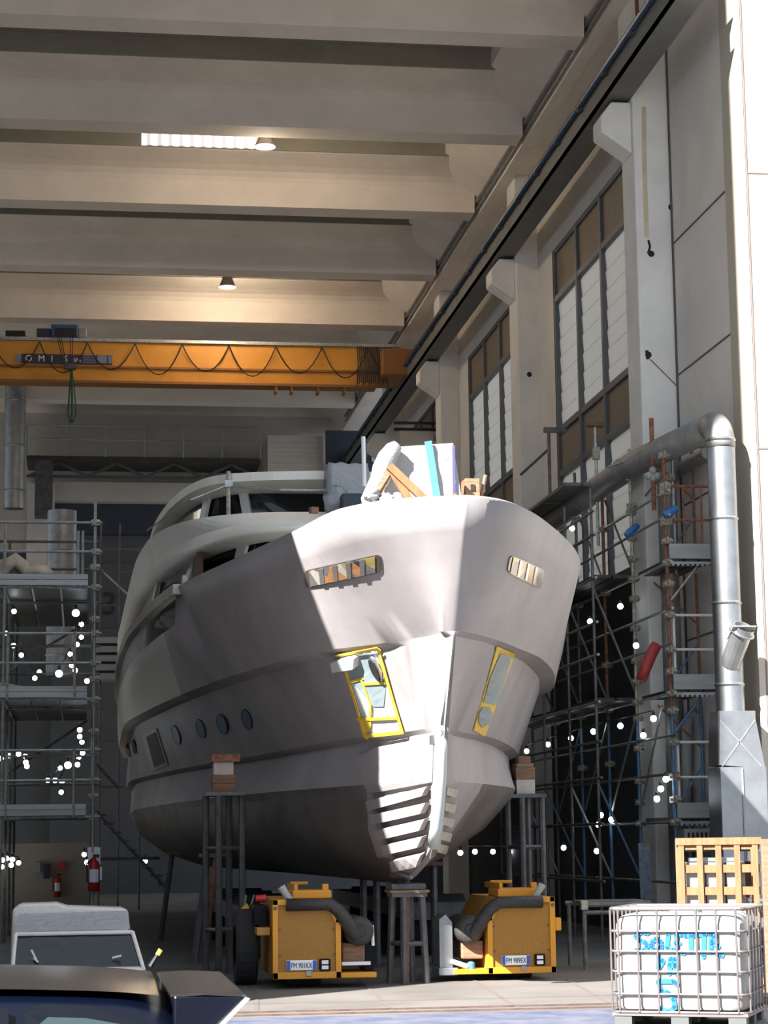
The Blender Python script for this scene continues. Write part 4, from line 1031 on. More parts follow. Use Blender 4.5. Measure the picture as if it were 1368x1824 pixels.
for iy, y in enumerate(YS):
    top = 7.6 if iy == 0 else 7.2
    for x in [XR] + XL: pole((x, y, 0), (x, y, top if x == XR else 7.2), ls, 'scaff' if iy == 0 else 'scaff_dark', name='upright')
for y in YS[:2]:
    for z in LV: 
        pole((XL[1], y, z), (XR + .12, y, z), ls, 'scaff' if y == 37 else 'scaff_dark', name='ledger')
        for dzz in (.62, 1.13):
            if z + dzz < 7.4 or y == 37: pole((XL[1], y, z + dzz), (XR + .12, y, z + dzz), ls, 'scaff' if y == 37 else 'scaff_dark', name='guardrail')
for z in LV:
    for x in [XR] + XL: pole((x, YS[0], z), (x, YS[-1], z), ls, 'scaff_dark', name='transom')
    for y in YS[:-1]:
        for i in range(6):
            x = XL[1] + i * .5; box(x + .02, x + .5 - .02, y + .05, y + 2.35, z + .04, z + .10).build('plank', M['plank'], ls)
    for i, zz in enumerate((.1, .19)): box(XL[1], XR - .12, 36.94, 36.98, z + .03 + i * .1, z + .12 + i * .1).build('toe_board', M['toe'], ls)
    for dzz in (0, .62, 1.13): coupler_at((XR, 37, z + dzz), ls)
    coupler_at((XR, 37, z - .55), ls); coupler_at((XR, 37, z + .35), ls)
for z in (2.17, 4.17): 
    for x in (-.14, -1.28): pole((x, 36.95, z), (x, 36.95, z + 1.15), ls, 'coupler', name='post')
for x in (-.1, -.02): pole((x, 37.1, 6.1), (x, 37.1, 7.1), ls, 'scaff', name='post')
pole((-2.9, 44, 2.2), (.1, 44, 4.2), ls, 'scaff_dark', name='brace'); pole((-2.4, 39.4, 4.2), (.1, 41.8, 6.0), ls, 'scaff_dark', name='brace')
# hose on the upper deck
hp = [(-20, 1030, .09), (0, 1025, .10), (14, 1004, .11), (28, 996, .12), (40, 1006, .12), (50, 1018, .12), (65, 1014, .12), (80, 1016, .11), (94, 1025, .08)]
hose = MB().tube([atY(a, b, 37.3) + V((0, .1 * math.sin(i * 1.7), -.02)) for i, (a, b, r) in enumerate(hp)], [r * 1.05 for *_, r in hp], 12)
hose.tube([atY(a, b, 37.7) for a, b in ((-10, 1010), (22, 1000), (50, 1022), (70, 1026))], .10, 10)
tag(hose.build('foam_hose', M['foam'], smooth=True), 'thick beige foam hose coiled on the top left scaffold deck', 'hose')
c0 = MB().grid(sub_face([atY(0, 1230, 37.2), atY(60, 1232, 37.2), atY(52, 1224, 38.4), atY(0, 1215, 38.4)], 5, .03, 41))
tag(c0.build('dust_sheet', M['paper'], smooth=True), 'pale sheet lying on the middle left scaffold deck', 'sheet')
# far scaffold with stacked planks behind the hull at the left
fs_ = thing('scaffold', (.9, 58, 0), 'dim far scaffold seen between the left scaffold and the hull', 'scaffold')
for x in (.45, .95, 1.5):
    pole((x, 57, 0), (x, 57, 10.2 if x < 1 else 9.6), fs_, 'scaff_dark', name='upright')
for z in (3.2, 4.4, 5.3, 8.0, 8.9, 9.5): pole((.2, 57, z), (2.2, 57, z), fs_, 'scaff_dark', name='ledger')
pole((.4, 57, 9.0), (1.6, 57, 7.9), fs_, 'scaff', name='brace')
for k in range(5): box(.25, 1.7, 56.7, 57.6, 6.0 + k * .24, 6.16 + k * .24).build('plank', M['toe'], fs_)
st = thing('site_stair', (1.6, 46, 0), 'dark steel stair rising under the port side of the hull', 'stair')
a, b = atY(172, 1445, 46), atY(300, 1585, 46)
for dy in (0, .9):
    MB().bar(a + V((0, dy, 0)), b + V((0, dy, 0)), .05, .22, V((0, 1, 0))).build('stringer', M['steel_dark'], st)
    MB().bar(a + V((0, dy, 1)), a.lerp(b, .3) + V((0, dy, 1)), .04, .04, V((0, 1, 0))).build('handrail', M['steel_dark'], st)
for i in range(9): 
    p = a.lerp(b, (i + .5) / 9); box(p.x - .12, p.x + .12, 46, 46.9, p.z, p.z + .03).build('tread', M['steel_dark'], st)
p1, p2 = atY(170, 1528, 45.9), atY(285, 1528, 45.9); box(p1.x, p2.x, 45.9, 46.9, p1.z - .06, p1.z).build('landing', M['steel_dark'], st)
# low partition with boxes at the rear left
pw = struct('wall_partition', box(-2.5, .28, 52, 52.2, 0, 1.75), mat('partition_beige', (.34, .31, .27), .85), 'low beige partition behind the left scaffold', 'wall')
p = atY(110, 1543, 51.95); tag(box(p.x - .09, p.x + .09, 51.85, 52, p.z - .1, p.z + .1).build('alarm_box', M['red'], bevel=.01), 'small red box on the low beige partition', 'box')
p = atY(83, 1546, 51.95); tag(box(p.x - .07, p.x + .07, 51.85, 52, p.z - .25, p.z + .1).build('switch_box', M['signnavy'], bevel=.01), 'dark blue switch box on the low partition left of the red box', 'box')
p = atY(67, 1545, 51.95); tag(box(p.x - .09, p.x + .07, 51.85, 52, p.z - .12, p.z + .12).build('socket_box', M['plastic_grey'], bevel=.01), 'grey socket box leftmost on the low partition', 'box')
def extinguisher(c, h, label, m='red'):
    t = thing('fire_extinguisher', c, label, 'fire extinguisher'); c = V(c); r = h * .16
    MB().lathe(c, [(.001, 0), (r, .0), (r, h * .72), (r * .8, h * .8), (r * .35, h * .86), (r * .3, h * .92), (.001, h * .93)], 18).build('cylinder', M[m], t, smooth=True)
    MB().box(c.x - .02, c.x + .09, c.y - .02, c.y + .02, c.z + h * .92, c.z + h).build('handle', M['black'], t, bevel=.005)
    MB().tube([c + V((-.02, 0, h * .9)), c + V((-r * 1.2, -.01, h * .75)), c + V((-r * 1.15, -.01, h * .25))], .014, 6).build('hose', M['black'], t)
    p = MB(); rows = []
    for i in range(7):
        an = -math.pi / 2 + (i - 3) * .28; rows.append([(c.x + math.cos(an) * (r + .003), c.y + math.sin(an) * (r + .003), c.z + h * q) for q in (.25, .6)])
    p.grid(rows); p.build('label_sticker', M['plate_white'], t)
p = atY(167, 1588, 36.9); extinguisher((p.x - .0, 36.88, p.z), .62, 'red fire extinguisher hung on the left scaffold corner post')
p = atY(102, 1598, 51.7); extinguisher((p.x, 51.86, p.z), .55, 'dim fire extinguisher on the low beige partition')
p = atY(167, 1523, 36.9); sn = thing('paper_notice', p, 'white notice sheets on the scaffold post above the fire extinguisher', 'sign')
box(p.x - .10, p.x + .11, 36.92, 36.935, p.z - .17, p.z + .13).build('sheet', M['plate_white'], sn); box(p.x + .05, p.x + .14, 36.90, 36.915, p.z - .42, p.z - .2).build('sheet', M['plate_white'], sn)
# right scaffold
rs = thing('scaffold', (9.2, 38, 0), 'tall tube scaffold along the right wall with rusty and blue tubes', 'scaffold')
RY = [32.95, 35.1, 37.1, 39.2, 41.4, 43.6]
tops = [7.75, 8.3, 8.2, 8.6, 8.6, 8.0]
for i, y in enumerate(RY):
    if i < 2: cc = ['rust', 'coupler'][i]
    else: cc = 'rust' if i == 2 else 'scaff_dark'
    pole((9.25, y, 3.7), (9.25, y, tops[i]), rs, cc, .03, 'upright'); pole((9.25, y, 0), (9.25, y, 3.7), rs, 'scaff_blue' if i < 4 else 'scaff_dark', .03, 'upright')
    x2 = 8.55
    if i > 0: pole((x2, y, 0), (x2, y, 7.6), rs, 'scaff_dark', .026, 'upright')
for x in (9.25, 8.55):
    for z in (1.0, 1.94, 2.7, 3.3, 3.96, 4.75, 5.3, 6.05, 6.8, 7.2):
        y0 = RY[0] if x > 9 else RY[1]
        pole((x, y0 - .25, z), (x, RY[-1], z), rs, 'scaff' if z > 3.9 else 'scaff_dark', .024, 'ledger')
for z in (3.96, 6.05):
    for i in range(1, len(RY) - 1):
        for k in range(2): box(8.58 + k * .34, 8.88 + k * .34, RY[i] + .04, RY[i + 1] - .04, z + .03, z + .08).build('plank', M['plank'], rs)
    for i in range(len(RY) - 1):
        for x in (9.25,): coupler_at((x, RY[i], z), rs)
for i in range(2, len(RY) - 1):
    for k in range(2): box(8.58 + k * .34, 8.88 + k * .34, RY[i] + .04, RY[i + 1] - .04, 8.0, 8.06).build('plank', M['scaff_dark'], rs)
for i in range(1, 5): pole((9.25, RY[i], 1.0), (8.55, RY[i], 2.6), rs, 'scaff_blue' if i % 2 else 'scaff', .022, 'brace'); pole((9.25, RY[i], 4.1), (8.55, RY[i], 5.9), rs, 'scaff_dark', .022, 'brace')
for i in range(1, 5): pole((9.25, RY[i], 2.1), (9.25, RY[i - 1] if i > 1 else RY[i] - 1.6, 3.8), rs, 'scaff', .02, 'brace'); pole((9.25, RY[i], 6.2), (9.25, RY[i] + 1.8, 7.7), rs, 'scaff_dark', .02, 'brace')
# front bay of the right scaffold with end frames
xb, yb0, yb1 = 10.02, 32.95, 34.85
for z, nm in ((1.94, 0), (3.96, 1), (6.05, 2)):
    for k in range(3): box(9.28 + k * .25, 9.50 + k * .25, yb0 - .05, yb1, z + .02, z + .08).build('plank', M['plank'], rs)
    box(9.27, xb, yb0 - .10, yb0 - .07, z + .06, z + .30).build('toe_board', M['toe'], rs)
    box(9.27, xb, yb0 - .12, yb0 - .06, z - .03, z + .01).build('deck_edge', M['duct_dim'], rs)
    for j in range(9): box(9.3 + j * .08, 9.34 + j * .08, yb0 - .13, yb0 - .05, z - .06, z - .03).build('deck_lug', M['duct_dim'], rs)
    pole((9.25, yb0, z + .7), (xb, yb0, z + .7), rs, 'rust' if nm == 2 else 'white_paint', .022, 'guardrail')
    pole((9.25, yb0, z + 1.25), (xb, yb0, z + 1.25), rs, 'rust' if nm == 2 else 'white_paint', .022, 'guardrail')
    if nm < 2:
        pole((9.33, yb0, z + .1), (9.33, yb0, z + 1.25), rs, 'white_paint', .022, 'post')
    else:
        for x in (9.55, 9.85): pole((x, yb0, z + .1), (x, yb0, z + 1.25), rs, 'rust', .016, 'post')
    pole((xb, yb1 - .9, z), (xb, yb1 - .9, z + 2.05), rs, 'rust' if nm else 'scaff_blue', .026, 'upright')
    pole((9.3, yb0, z - .6), (9.75, yb0, z - .05), rs, 'coupler' if nm > 1 else 'scaff_blue', .02, 'brace')
    pole((9.45, yb1 - .9, z + .1), (xb, yb1 - .9, z + .9), rs, 'scaff_blue', .018, 'brace'); pole((9.3, yb1 - .9, z + 1.9), (xb, yb1 - .9, z + 1.2), rs, 'rust', .018, 'brace')
    for dzz in (.0, .35, .7, 1.25, 1.75): coupler_at((9.25, yb0 - .02, z + dzz), rs); coupler_at((9.25, yb1 + .2, z + dzz), rs)
for z in (7.35, 8.0): pole((9.25, yb0, z - .05), (xb, yb0, z - .05), rs, 'rust', .024, 'guardrail')
for (x, y, z) in [(9.25, RY[0], 7.2), (9.25, RY[0], 6.7), (9.25, RY[1], 7.2), (9.25, RY[2], 7.2), (9.6, 33.9, 7.6), (9.6, 33.9, 6.9), (9.25, RY[3], 7.7), (9.25, RY[2], 4.75), (9.25, RY[3], 3.0), (9.25, RY[2], 3.0)]: coupler_at((x, y, z), rs)
pole((9.7, 34.0, 6.0), (9.7, 34.0, 8.05), rs, 'scaff', .026, 'upright')
pole((9.25, 33, 7.5), (9.7, 36.5, 7.5), rs, 'scaff', .022, 'guardrail'); pole((9.4, 33, 8.0), (8.9, 35.2, 8.0), rs, 'scaff', .022, 'guardrail')
# posts standing farther along the wall
pl = atX(977, 765, 9.3); sp = thing('scaffold_post', (pl.x, pl.y, 5.5), 'dark scaffold post with raking tube in front of the second column', 'post')
pole((pl.x, pl.y, 5.5), pl, sp, 'scaff_dark', .035); q = atX(928, 845, 9.3); pole((pl.x, pl.y, pl.z - .4), q, sp, 'scaff_dark', .03, 'brace'); box(pl.x - .1, pl.x + .35, pl.y - .05, pl.y + .05, pl.z - .06, pl.z + .04).build('bracket', M['scaff_dark'], sp)
p = atX(1060, 760, 9.25); sp = thing('scaffold_jack', (p.x, p.y, p.z - 1), 'scaffold jack with brown head plate before the nearest window', 'jack')
pole((p.x, p.y, p.z - 2.2), p, sp, 'scaff', .03); box(p.x - .16, p.x + .16, p.y - .1, p.y + .1, p.z, p.z + .06).build('head', M['wood_dark'], sp); coup = MB().obox(p + V((0, -.02, -.5)), (.12, .12, .22)).build('clamp', M['coupler'], sp)
p = atX(1160, 745, 9.22); tag(MB().tube([p, V((p.x, p.y, 7.0))], .04, 8).build('rusty_pole', M['rust']), 'rusty tube rising above the right scaffold beside the duct', 'tube')
for i, (a, b, Y, l) in enumerate([((1183, 918), (1207, 905), 32.8, 'blue plastic wrap on the upper right scaffold rail'), ((1115, 955), (1137, 935), 35, 'blue plastic wrap lower down on the scaffold rail')]):
    P, Q = atY(*a, Y), atY(*b, Y); mb = MB().tube([P, P.lerp(Q, .3), P.lerp(Q, .7), Q], [.05, .075, .06, .045], 8)
    tag(mb.build('plastic_wrap', M['tarp_blue']), l, 'plastic')
rh = [(1142, 1212), (1150, 1190), (1160, 1165), (1170, 1148)]
tag(MB().tube([atY(a, b, 33.5) for a, b in rh], [.085, .095, .10, .09], 12).build('red_hose', M['redhose'], smooth=True), 'fat red hose leaning on the right scaffold deck', 'hose')
gh = [(1243, 1345), (1246, 1290), (1255, 1268), (1266, 1285), (1268, 1345)]
tag(MB().tube([atY(a, b, 34.3) for a, b in [(1223, 1440), (1223, 1345), (1224, 1295), (1229, 1275), (1234, 1270), (1240, 1277), (1244, 1300), (1245, 1345), (1245, 1440)]], .085, 10).build('grey_hose', M['plastic_grey'], smooth=True), 'grey hose bent in a loop behind the right scaffold', 'hose')
# thinner duct rising behind the scaffold
p = atY(1187, 900, 34.7); dct = thing('ventilation_duct', (9.98, 34.6, 0), 'slim vertical duct with a cowl behind the front scaffold bay', 'duct')
q = atY(1187, 850, 34.6); MB().lathe((q.x, 34.6, 0), [(.16, .2), (.16, q.z - .1), (.22, q.z), (.22, q.z + .35), (.16, q.z + .5)], 20).build('pipe', M['duct_grey'], dct, smooth=True)
p0, p1 = atX(1185, 852, 10.0), atX(1262, 806, 10.0); MB().tube([p0, p1], .12, 14).build('branch', M['duct_grey'], dct)
# loose bulbs
BULB = []
def bulb(p, label, group, r=.065):
    if not BULB:
        mb = MB(); mb.sphere((0, 0, 0), 1, 8); mb.k = 1; mb.lathe((0, 0, .9), [(.55, 0), (.5, 1.0), (.3, 1.3), (.001, 1.35)], 8)
        o = mb.build('light_bulb', [M['bulb'], M['socket']], origin=(0, 0, 0)); BULB.append(o)
    else:
        o = BULB[0].copy(); COL.objects.link(o)
    o.location = p; o.scale = (r, r, r); tag(o, label, 'light bulb', group)
LB = [(135, 1092), (145, 1112), (145, 1135), (137, 1148), (125, 1165), (128, 1185), (134, 1194), (70, 1197), (105, 1200), (62, 1208), (155, 1213), (24, 1150), (38, 1167), (25, 1089), (12, 1128),
      (142, 1300), (142, 1312), (146, 1322), (147, 1341), (140, 1349), (138, 1362), (121, 1363), (107, 1368), (33, 1343), (45, 1347), (46, 1358), (48, 1365), (15, 1346), (2, 1351), (85, 1390), (98, 1390), (110, 1393), (109, 1411),
      (4, 1532), (12, 1529), (22, 1531), (20, 1541), (33, 1537), (3, 1544), (150, 1522), (155, 1536)]
wire = {}
for i, (px, py) in enumerate(LB):
    Y = 38.2 + (i * 7 % 5) * .9; p = atY(px, py, Y)
    lv = 0 if py < 1250 else (1 if py < 1450 else 2)
    bulb(p, ['small lit bulb hanging under the top deck of the left scaffold', 'small lit bulb hanging under the middle deck of the left scaffold', 'small lit bulb hanging low under the left scaffold'][lv], ['bulbs under the top left deck', 'bulbs under the middle left deck', 'bulbs low on the left scaffold'][lv], .066 if i in (0, 8, 21) else .046)
    wire.setdefault((lv, px > 80), []).append(p + V((0, 0, .13)))
for (lv, rt), pts in wire.items():
    pts.sort(key=lambda v: v.x); out = []
    for a, b in zip(pts, pts[1:]): out += [a, a.lerp(b, .5) + V((0, 0, -.05))]
    out.append(pts[-1])
    if len(out) > 2: tag(MB().tube(out, .009, 5).build('lamp_cable', M['cable']), 'black lamp cable strung between bulbs %s on the left scaffold, %s half' % (['under the top deck', 'under the middle deck', 'at the bottom'][lv], 'right' if rt else 'left'), 'cable')
RB = [(1105, 1080, 35.5), (1051, 1107, 37.5), (1133, 1150, 34.2), (1019, 941, 38), (1164, 1280, 33.6), (1105, 1293, 36), (1057, 1303, 37.5), (1017, 1315, 39), (976, 1326, 41), (938, 1338, 43),
      (1146, 1310, 34.5), (1186, 1388, 33), (1177, 1405, 33), (1170, 1423, 33), (1070, 1452, 37), (1066, 1469, 37), (1089, 1460, 37), (1004, 1510, 40), (1063, 1516, 38),
      (820, 1519, 46), (846, 1517, 47), (878, 1517, 48), (908, 1517, 50), (940, 1513, 52), (258, 1534, 47)]
pts = []
for i, (px, py, Y) in enumerate(RB):
    p = atY(px, py, Y)
    g = 1 if 19 <= i < 24 else (2 if i == 24 else 0)
    bulb(p, ['small lit bulb hanging on the right scaffold', 'small lit bulb in the row deep under the starboard hull', 'single lit bulb under the port side of the hull'][g], ['bulbs on the right scaffold', 'bulbs deep under the hull', None][g], .052 if g == 0 else .06)
    if 4 <= i <= 9 or g == 1: pts.append((g, p + V((0, 0, .13))))
for g in (0, 1):
    q = [p for k, p in pts if k == g]; tag(MB().tube(q, .01, 5).build('lamp_cable', M['cable']), ['black lamp cable along the right scaffold', 'black lamp cable deep under the starboard hull'][g], 'cable')
mb = MB(); p = atY(1163, 838, 33.2)
for k, (dx, dz_) in enumerate([(0, .0), (-.07, -.09), (.07, -.09), (0, -.12)]): mb.sphere(p + V((dx, 0, dz_)), .065, 8)
tag(mb.build('lamp_cluster', M['plastic_grey'], smooth=True), 'cluster of pale unlit globes on the upper right scaffold', 'lamp')

# ------------------------------------------------------------------ big duct at the entrance
dp_ = thing('ventilation_duct', (9.6, 31.0, 0), 'big galvanised duct bending down beside the entrance', 'duct')
YD = 31.0; cx = atY(1284, 800, YD).x; zt = atY(1284, 745, YD).z; r = .215
cx2 = atY(1302, 1150, YD).x
vert = []
el = []
R_ = .42
base = V((cx, YD, 0))
for i in range(9):
    a = math.pi / 2 * i / 8; el.append(V((cx, YD + R_ - R_ * math.cos(a), zt - R_ + R_ * math.sin(a) - .05)))
MB().tube(el, r * 1.04, 22).build('elbow', M['duct_grey'], dp_, smooth=True)
hz = el[-1]; MB().tube([hz, V((9.24, 34.7, hz.z)), V((9.2, 52, hz.z))], r * 1.02, 22).build('pipe', M['duct_grey'], dp_, smooth=True)
for y in (35.4, 38.4, 41.4): MB().lathe((9.235, y, hz.z), [(r * 1.02, -.02), (r * 1.07, 0), (r * 1.02, .02)], 22, (0, 1, 0)).build('joint_ring', M['duct_grey'], dp_)
zb = 3.55
MB().lathe((cx, YD, 0), [(r, zb), (r, el[0].z)], 26).build('pipe', M['galv'], dp_, smooth=True)
for px in (925, 1075, 1220, 785): 
    z = atY(1290, px, YD).z; MB().lathe((cx, YD, z), [(r, -.03), (r + .02, 0), (r, .03)], 26).build('joint_ring', M['galv'], dp_)
tp = MB(); tp.grid([[V((cx + math.cos(t) * r, YD + math.sin(t) * r, zb)) for t in [2 * math.pi * (i + .5) / 4 + math.pi / 2 for i in range(4)]], [V((cx + .08 + a * .33, YD + b * .33, zb - .75)) for a, b in ((-1, 1), (-1, -1), (1, -1), (1, 1))]], close=True)
box(cx - .25, cx + .30, YD - .26, YD + .26, zb - .12, zb).build('collar', M['galv'], dp_)
MB().prism([(cx - .25, YD - .26, zb - .12), (cx + .30, YD - .26, zb - .12), (cx + .42, YD - .26, zb - .85), (cx - .28, YD - .26, zb - .80)], (0, .56, 0)).build('transition', M['galv'], dp_)
box(cx - .28, cx + .42, YD - .30, YD + .34, .35, zb - .83).build('box_duct', M['galv'], dp_)
MB().bar((cx + .05, YD - .31, .5), (cx + .05, YD - .31, zb - .85), .02, .02, V((0, 1, 0))).build('seam', M['duct_grey'], dp_)
for k in (-1, 1): MB().bar((cx + .02 - k * .27, YD - .262, zb - .14), (cx + .06 + k * .3, YD - .262, zb - .82), .015, .012, V((0, 1, 0))).build('cross_fold', M['duct_grey'], dp_)
# inspection spout
s0 = atY(1303, 1165, YD - .2); s1 = s0 + V((.14, -.30, .42))
MB().tube([s0 + V((0, .1, -.15)), s0.lerp(s1, .7)], .155, 18).build('spout', M['galv'], dp_)
ax = (s1 - s0).normalized()
MB().lathe(s0.lerp(s1, .72), [(.155, 0), (.2, .0), (.2, .015), (.15, .02), (.15, .1), (.162, .1), (.162, .0)], 20, ax).build('flange', M['galv'], dp_)
MB().obox(s0.lerp(s1, .72), (.36, .36, .02), 0, -.45).build('flange', M['duct_grey'], dp_)

# ------------------------------------------------------------------ yard things at the right
IB = thing('liquid_container', atZ(1205, 1840, 0), 'white caged liquid tank with blue spray lettering on a pallet', 'tank')
fl_ = V((4.80, 19.42, 0)); rz = math.radians(-27); ux = V((math.cos(rz), math.sin(rz), 0)); uy = V((-math.sin(rz), math.cos(rz), 0)); W_, D_ = 1.24, 1.0; ZB, ZT = .14, 1.06
IB.location = fl_ + ux * W_ / 2 + uy * D_ / 2; ROOT[IB.name] = IB.location.copy()
def ib(x, y, z): return fl_ + ux * x + uy * y + V((0, 0, z))
def rect_ring(x0, x1, y0, y1, z, r, n=5):
    out = []
    for cx_, cy_, a0 in ((x1 - r, y0 + r, -90), (x1 - r, y1 - r, 0), (x0 + r, y1 - r, 90), (x0 + r, y0 + r, 180)):
        for i in range(n + 1):
            a = math.radians(a0 + 90 * i / n); out.append(ib(cx_ + r * math.cos(a), cy_ + r * math.sin(a), z))
    return out
bt = MB(); e = .03
levels = [(ZB + .02, .05), (ZB + .05, .03), (ZB + .3, .025), (ZB + .6, .025), (.92, .03), (.985, .06), (1.01, .12)]
bt.grid([rect_ring(q, W_ - q, q, D_ - q, z, .12) for z, q in levels], close=True); rt_ = rect_ring(.12, W_ - .12, .12, D_ - .12, 1.01, .12); bt.add(rt_, [tuple(range(len(rt_)))]); rt_ = rect_ring(.05, W_ - .05, .05, D_ - .05, ZB + .02, .12); bt.add(rt_, [tuple(range(len(rt_)))])
bt.build('bottle', M['tank'], IB, smooth=True)
MB().lathe(ib(.6, .55, 1.0), [(.15, 0), (.15, .05), (.001, .06)], 18).build('cap', M['plastic_grey'], IB)
for z in [ZB + .0, .30, .50, .68, .86, ZT]:
    rr = rect_ring(0, W_, 0, D_, z, .07, 4); MB().tube(rr + [rr[0], rr[1]], .012 if z < ZT else .017, 8, False).build('cage_hoop', M['cage'], IB)
for i in range(7):
    x = .08 + (W_ - .16) * i / 6
    for y in (-.012, D_ + .012): MB().tube([ib(x, y, ZB), ib(x, y, ZT)], .0095, 7).build('cage_bar', M['cage'], IB)
for i in range(6):
    y = .08 + (D_ - .16) * i / 5
    for x in (-.012, W_ + .012): MB().tube([ib(x, y, ZB), ib(x, y, ZT)], .0095, 7).build('cage_bar', M['cage'], IB)
for i in range(3): 
    MB().bar(ib(0, .2 + i * .3, ZT), ib(W_, .2 + i * .3, ZT), .05, .02).build('top_bar', M['cage'], IB)
plt = MB(); plt.obox(ib(W_ / 2, D_ / 2, ZB - .02), (W_, D_, .03), rz); plt.build('pallet_deck', M['cage'], IB)
for x in (.1, W_ / 2, W_ - .1):
    for y in (.08, D_ / 2, D_ - .08): MB().obox(ib(x, y, .065), (.16, .14, .10), rz).build('pallet_foot', M['palletgrey'], IB)
MB().obox(ib(W_ / 2, D_ / 2, .01), (W_, D_ * .96, .016), rz).build('pallet_base', M['palletgrey'], IB)
# spray lettering: strokes in pixel units of the tank front, laid on its face
def onface(px, py, yy):
    d = ray(px, py); n = uy; p0 = ib(0, yy, 0); return O + d * ((p0 - O).dot(n) / d.dot(n))
STR = [[(1153, 1662), (1144, 1660), (1135, 1662), (1132, 1669), (1140, 1675), (1150, 1679), (1153, 1686), (1147, 1694), (1132, 1693)],      # S
       [(1169, 1672), (1162, 1677), (1160, 1685), (1164, 1692), (1171, 1693), (1178, 1687), (1178, 1678), (1169, 1672)],                    # O
       [(1190, 1664), (1188, 1690), (1200, 1693)],                                                                                          # L
       [(1216, 1664), (1204, 1664), (1206, 1694), (1218, 1698)], [(1204, 1680), (1210, 1680)],                                               # E
       [(1220, 1666), (1238, 1666)], [(1231, 1666), (1231, 1696)], [(1238, 1665), (1256, 1664)], [(1254, 1664), (1253, 1704)],               # TT
       [(1266, 1664), (1266, 1696)], [(1266, 1664), (1276, 1668), (1268, 1680), (1280, 1686)], [(1268, 1694), (1286, 1702)],                 # E
       [(1173, 1704), (1173, 1725)], [(1173, 1704), (1181, 1712), (1174, 1724)],                                                             # D
       [(1192, 1734), (1194, 1708), (1203, 1708), (1204, 1734)], [(1193, 1720), (1204, 1720)],                                               # A
       [(1206, 1754), (1200, 1748), (1172, 1748), (1178, 1766), (1190, 1768), (1200, 1780), (1202, 1795), (1190, 1803), (1177, 1797)]]       # 5
for st_ in STR:
    for nm, w, yy, m in (('spray_lettering', .044, .016, 'spray'),):
        rows = []; P = [onface(a, b, yy) for a, b in st_]
        mb = MB()
        for a, b in zip(P, P[1:]): mb.bar(a, b, w, .006, uy)
        for a in P: mb.lathe(a, [(.001, -.003), (w / 2, -.003), (w / 2, .003), (.001, .003)], 10, uy)
        mb.build(nm, M[m], IB)
# second tank behind
p = atY(1338, 1800, 21.2)
T2 = thing('round_tank', (6.45, 21.2, 0), 'cream round plastic tank half hidden behind the caged tank', 'tank')
MB().lathe((6.33, 21.2, 0), [(.001, .01), (.38, .02), (.45, .08), (.45, .55), (.43, .75), (.34, .92), (.2, 1.0), (.001, 1.02)], 28).build('shell', mat('cream_plastic', (.34, .31, .26), .5), T2, smooth=True)
# wooden crate with lattice front
yc = 24.0; A = atY(1209, 1496, yc); B = atY(1336, 1493, yc)
cr2 = thing('lattice_crate', (A.x, yc, 0), 'pine lattice crate with white cartons behind the caged tank', 'crate')
x0, x1, zt = A.x, B.x, A.z; x1 = x0 + (x1 - x0) * 1.04; cols_ = [x0 + (x1 - x0) * k for k in (0.02, .26, .50, .74, .97)]
for i, x in enumerate(cols_): box(x - .03, x + .035, yc, yc + .03, .0, zt).build('slat_upright', M['wood'], cr2); 
for z in (zt - .07, zt - .33, zt - .58, zt - .84, zt - 1.1, zt - 1.36): box(x0 - .03, x1 + .03, yc + .03, yc + .06, z - .045, z + .045).build('slat', M['wood'], cr2)
box(x0 - .04, x1 + .05, yc - .01, yc + .05, zt - .06, zt + .02).build('top_rail', M['wood'], cr2)
for x in (x0, x1):
    for y in (yc + .9,): box(x - .04, x + .04, y, y + .06, 0, zt).build('post', M['wood'], cr2)
    for z in (zt - .07, zt - .84): box(x - .02, x + .02, yc + .03, yc + .95, z - .05, z + .05).build('side_rail', M['wood'], cr2)
box(x0 - .04, x1 + .04, yc, yc + .95, .05, .12).build('base', M['wood'], cr2)
z = .13
for r_i in range(5):
    for c_i in range(3):
        xx = x0 + .07 + c_i * (x1 - x0 - .2) / 3
        tag(box(xx, xx + (x1 - x0 - .2) / 3 - .012, yc + .1, yc + .7, z, z + .255).build('carton', M['white_thing'], bevel=.004), 'white carton stacked inside the pine lattice crate', 'carton', 'cartons in the lattice crate')
    z += .257
tag(box(x0 + .1, x1 - .2, yc + .1, yc + .5, z + .01, z + .05).build('metal_tray', M['galv']), 'shiny metal tray lying on top of the cartons', 'tray')
cr2.rotation_euler.z = -.27
for o in [o for o in COL.objects if o.name.startswith('carton') or o.name.startswith('metal_tray')]:
    o.location = V((A.x, yc, 0)) + Matrix.Rotation(-.27, 3, 'Z') @ (o.location - V((A.x, yc, 0))); o.rotation_euler.z = -.27
# rack and brown board at the right edge
rk = thing('metal_rack', (8.4, 25.5, 0), 'grey metal rack standing right of the lattice crate', 'rack')
q0, q1 = atY(1344, 1512, 25.4), atY(1362, 1506, 25.4)
for x in (q0.x, q1.x):
    for y in (25.4, 26.1): MB().tube([(x, y, 0), (x, y, q0.z)], .022, 6).build('post', M['galv'], rk)
for z in (.5, .95, q0.z): box(q0.x, q1.x, 25.4, 26.1, z - .03, z).build('shelf', M['galv'], rk)
tag(box(q0.x + .02, q1.x - .02, 25.6, 25.9, .96, 1.4).build('dark_box', M['brown_int']), 'dark box standing in the grey metal rack', 'box')
e0 = atY(1357, 1495, 22.6); tag(box(e0.x, e0.x + .6, 22.6, 22.66, 0, e0.z).build('brown_board', M['wood_pale'], bevel=.004), 'brown board upright at the right edge behind the tanks', 'board')
e0 = atY(1320, 1812, 21.5); tag(box(6.35, 8.0, 21.8, 23.0, 0, .06).build('loose_board', M['wood_pale']), 'pale board lying on the ground right of the tanks', 'board')
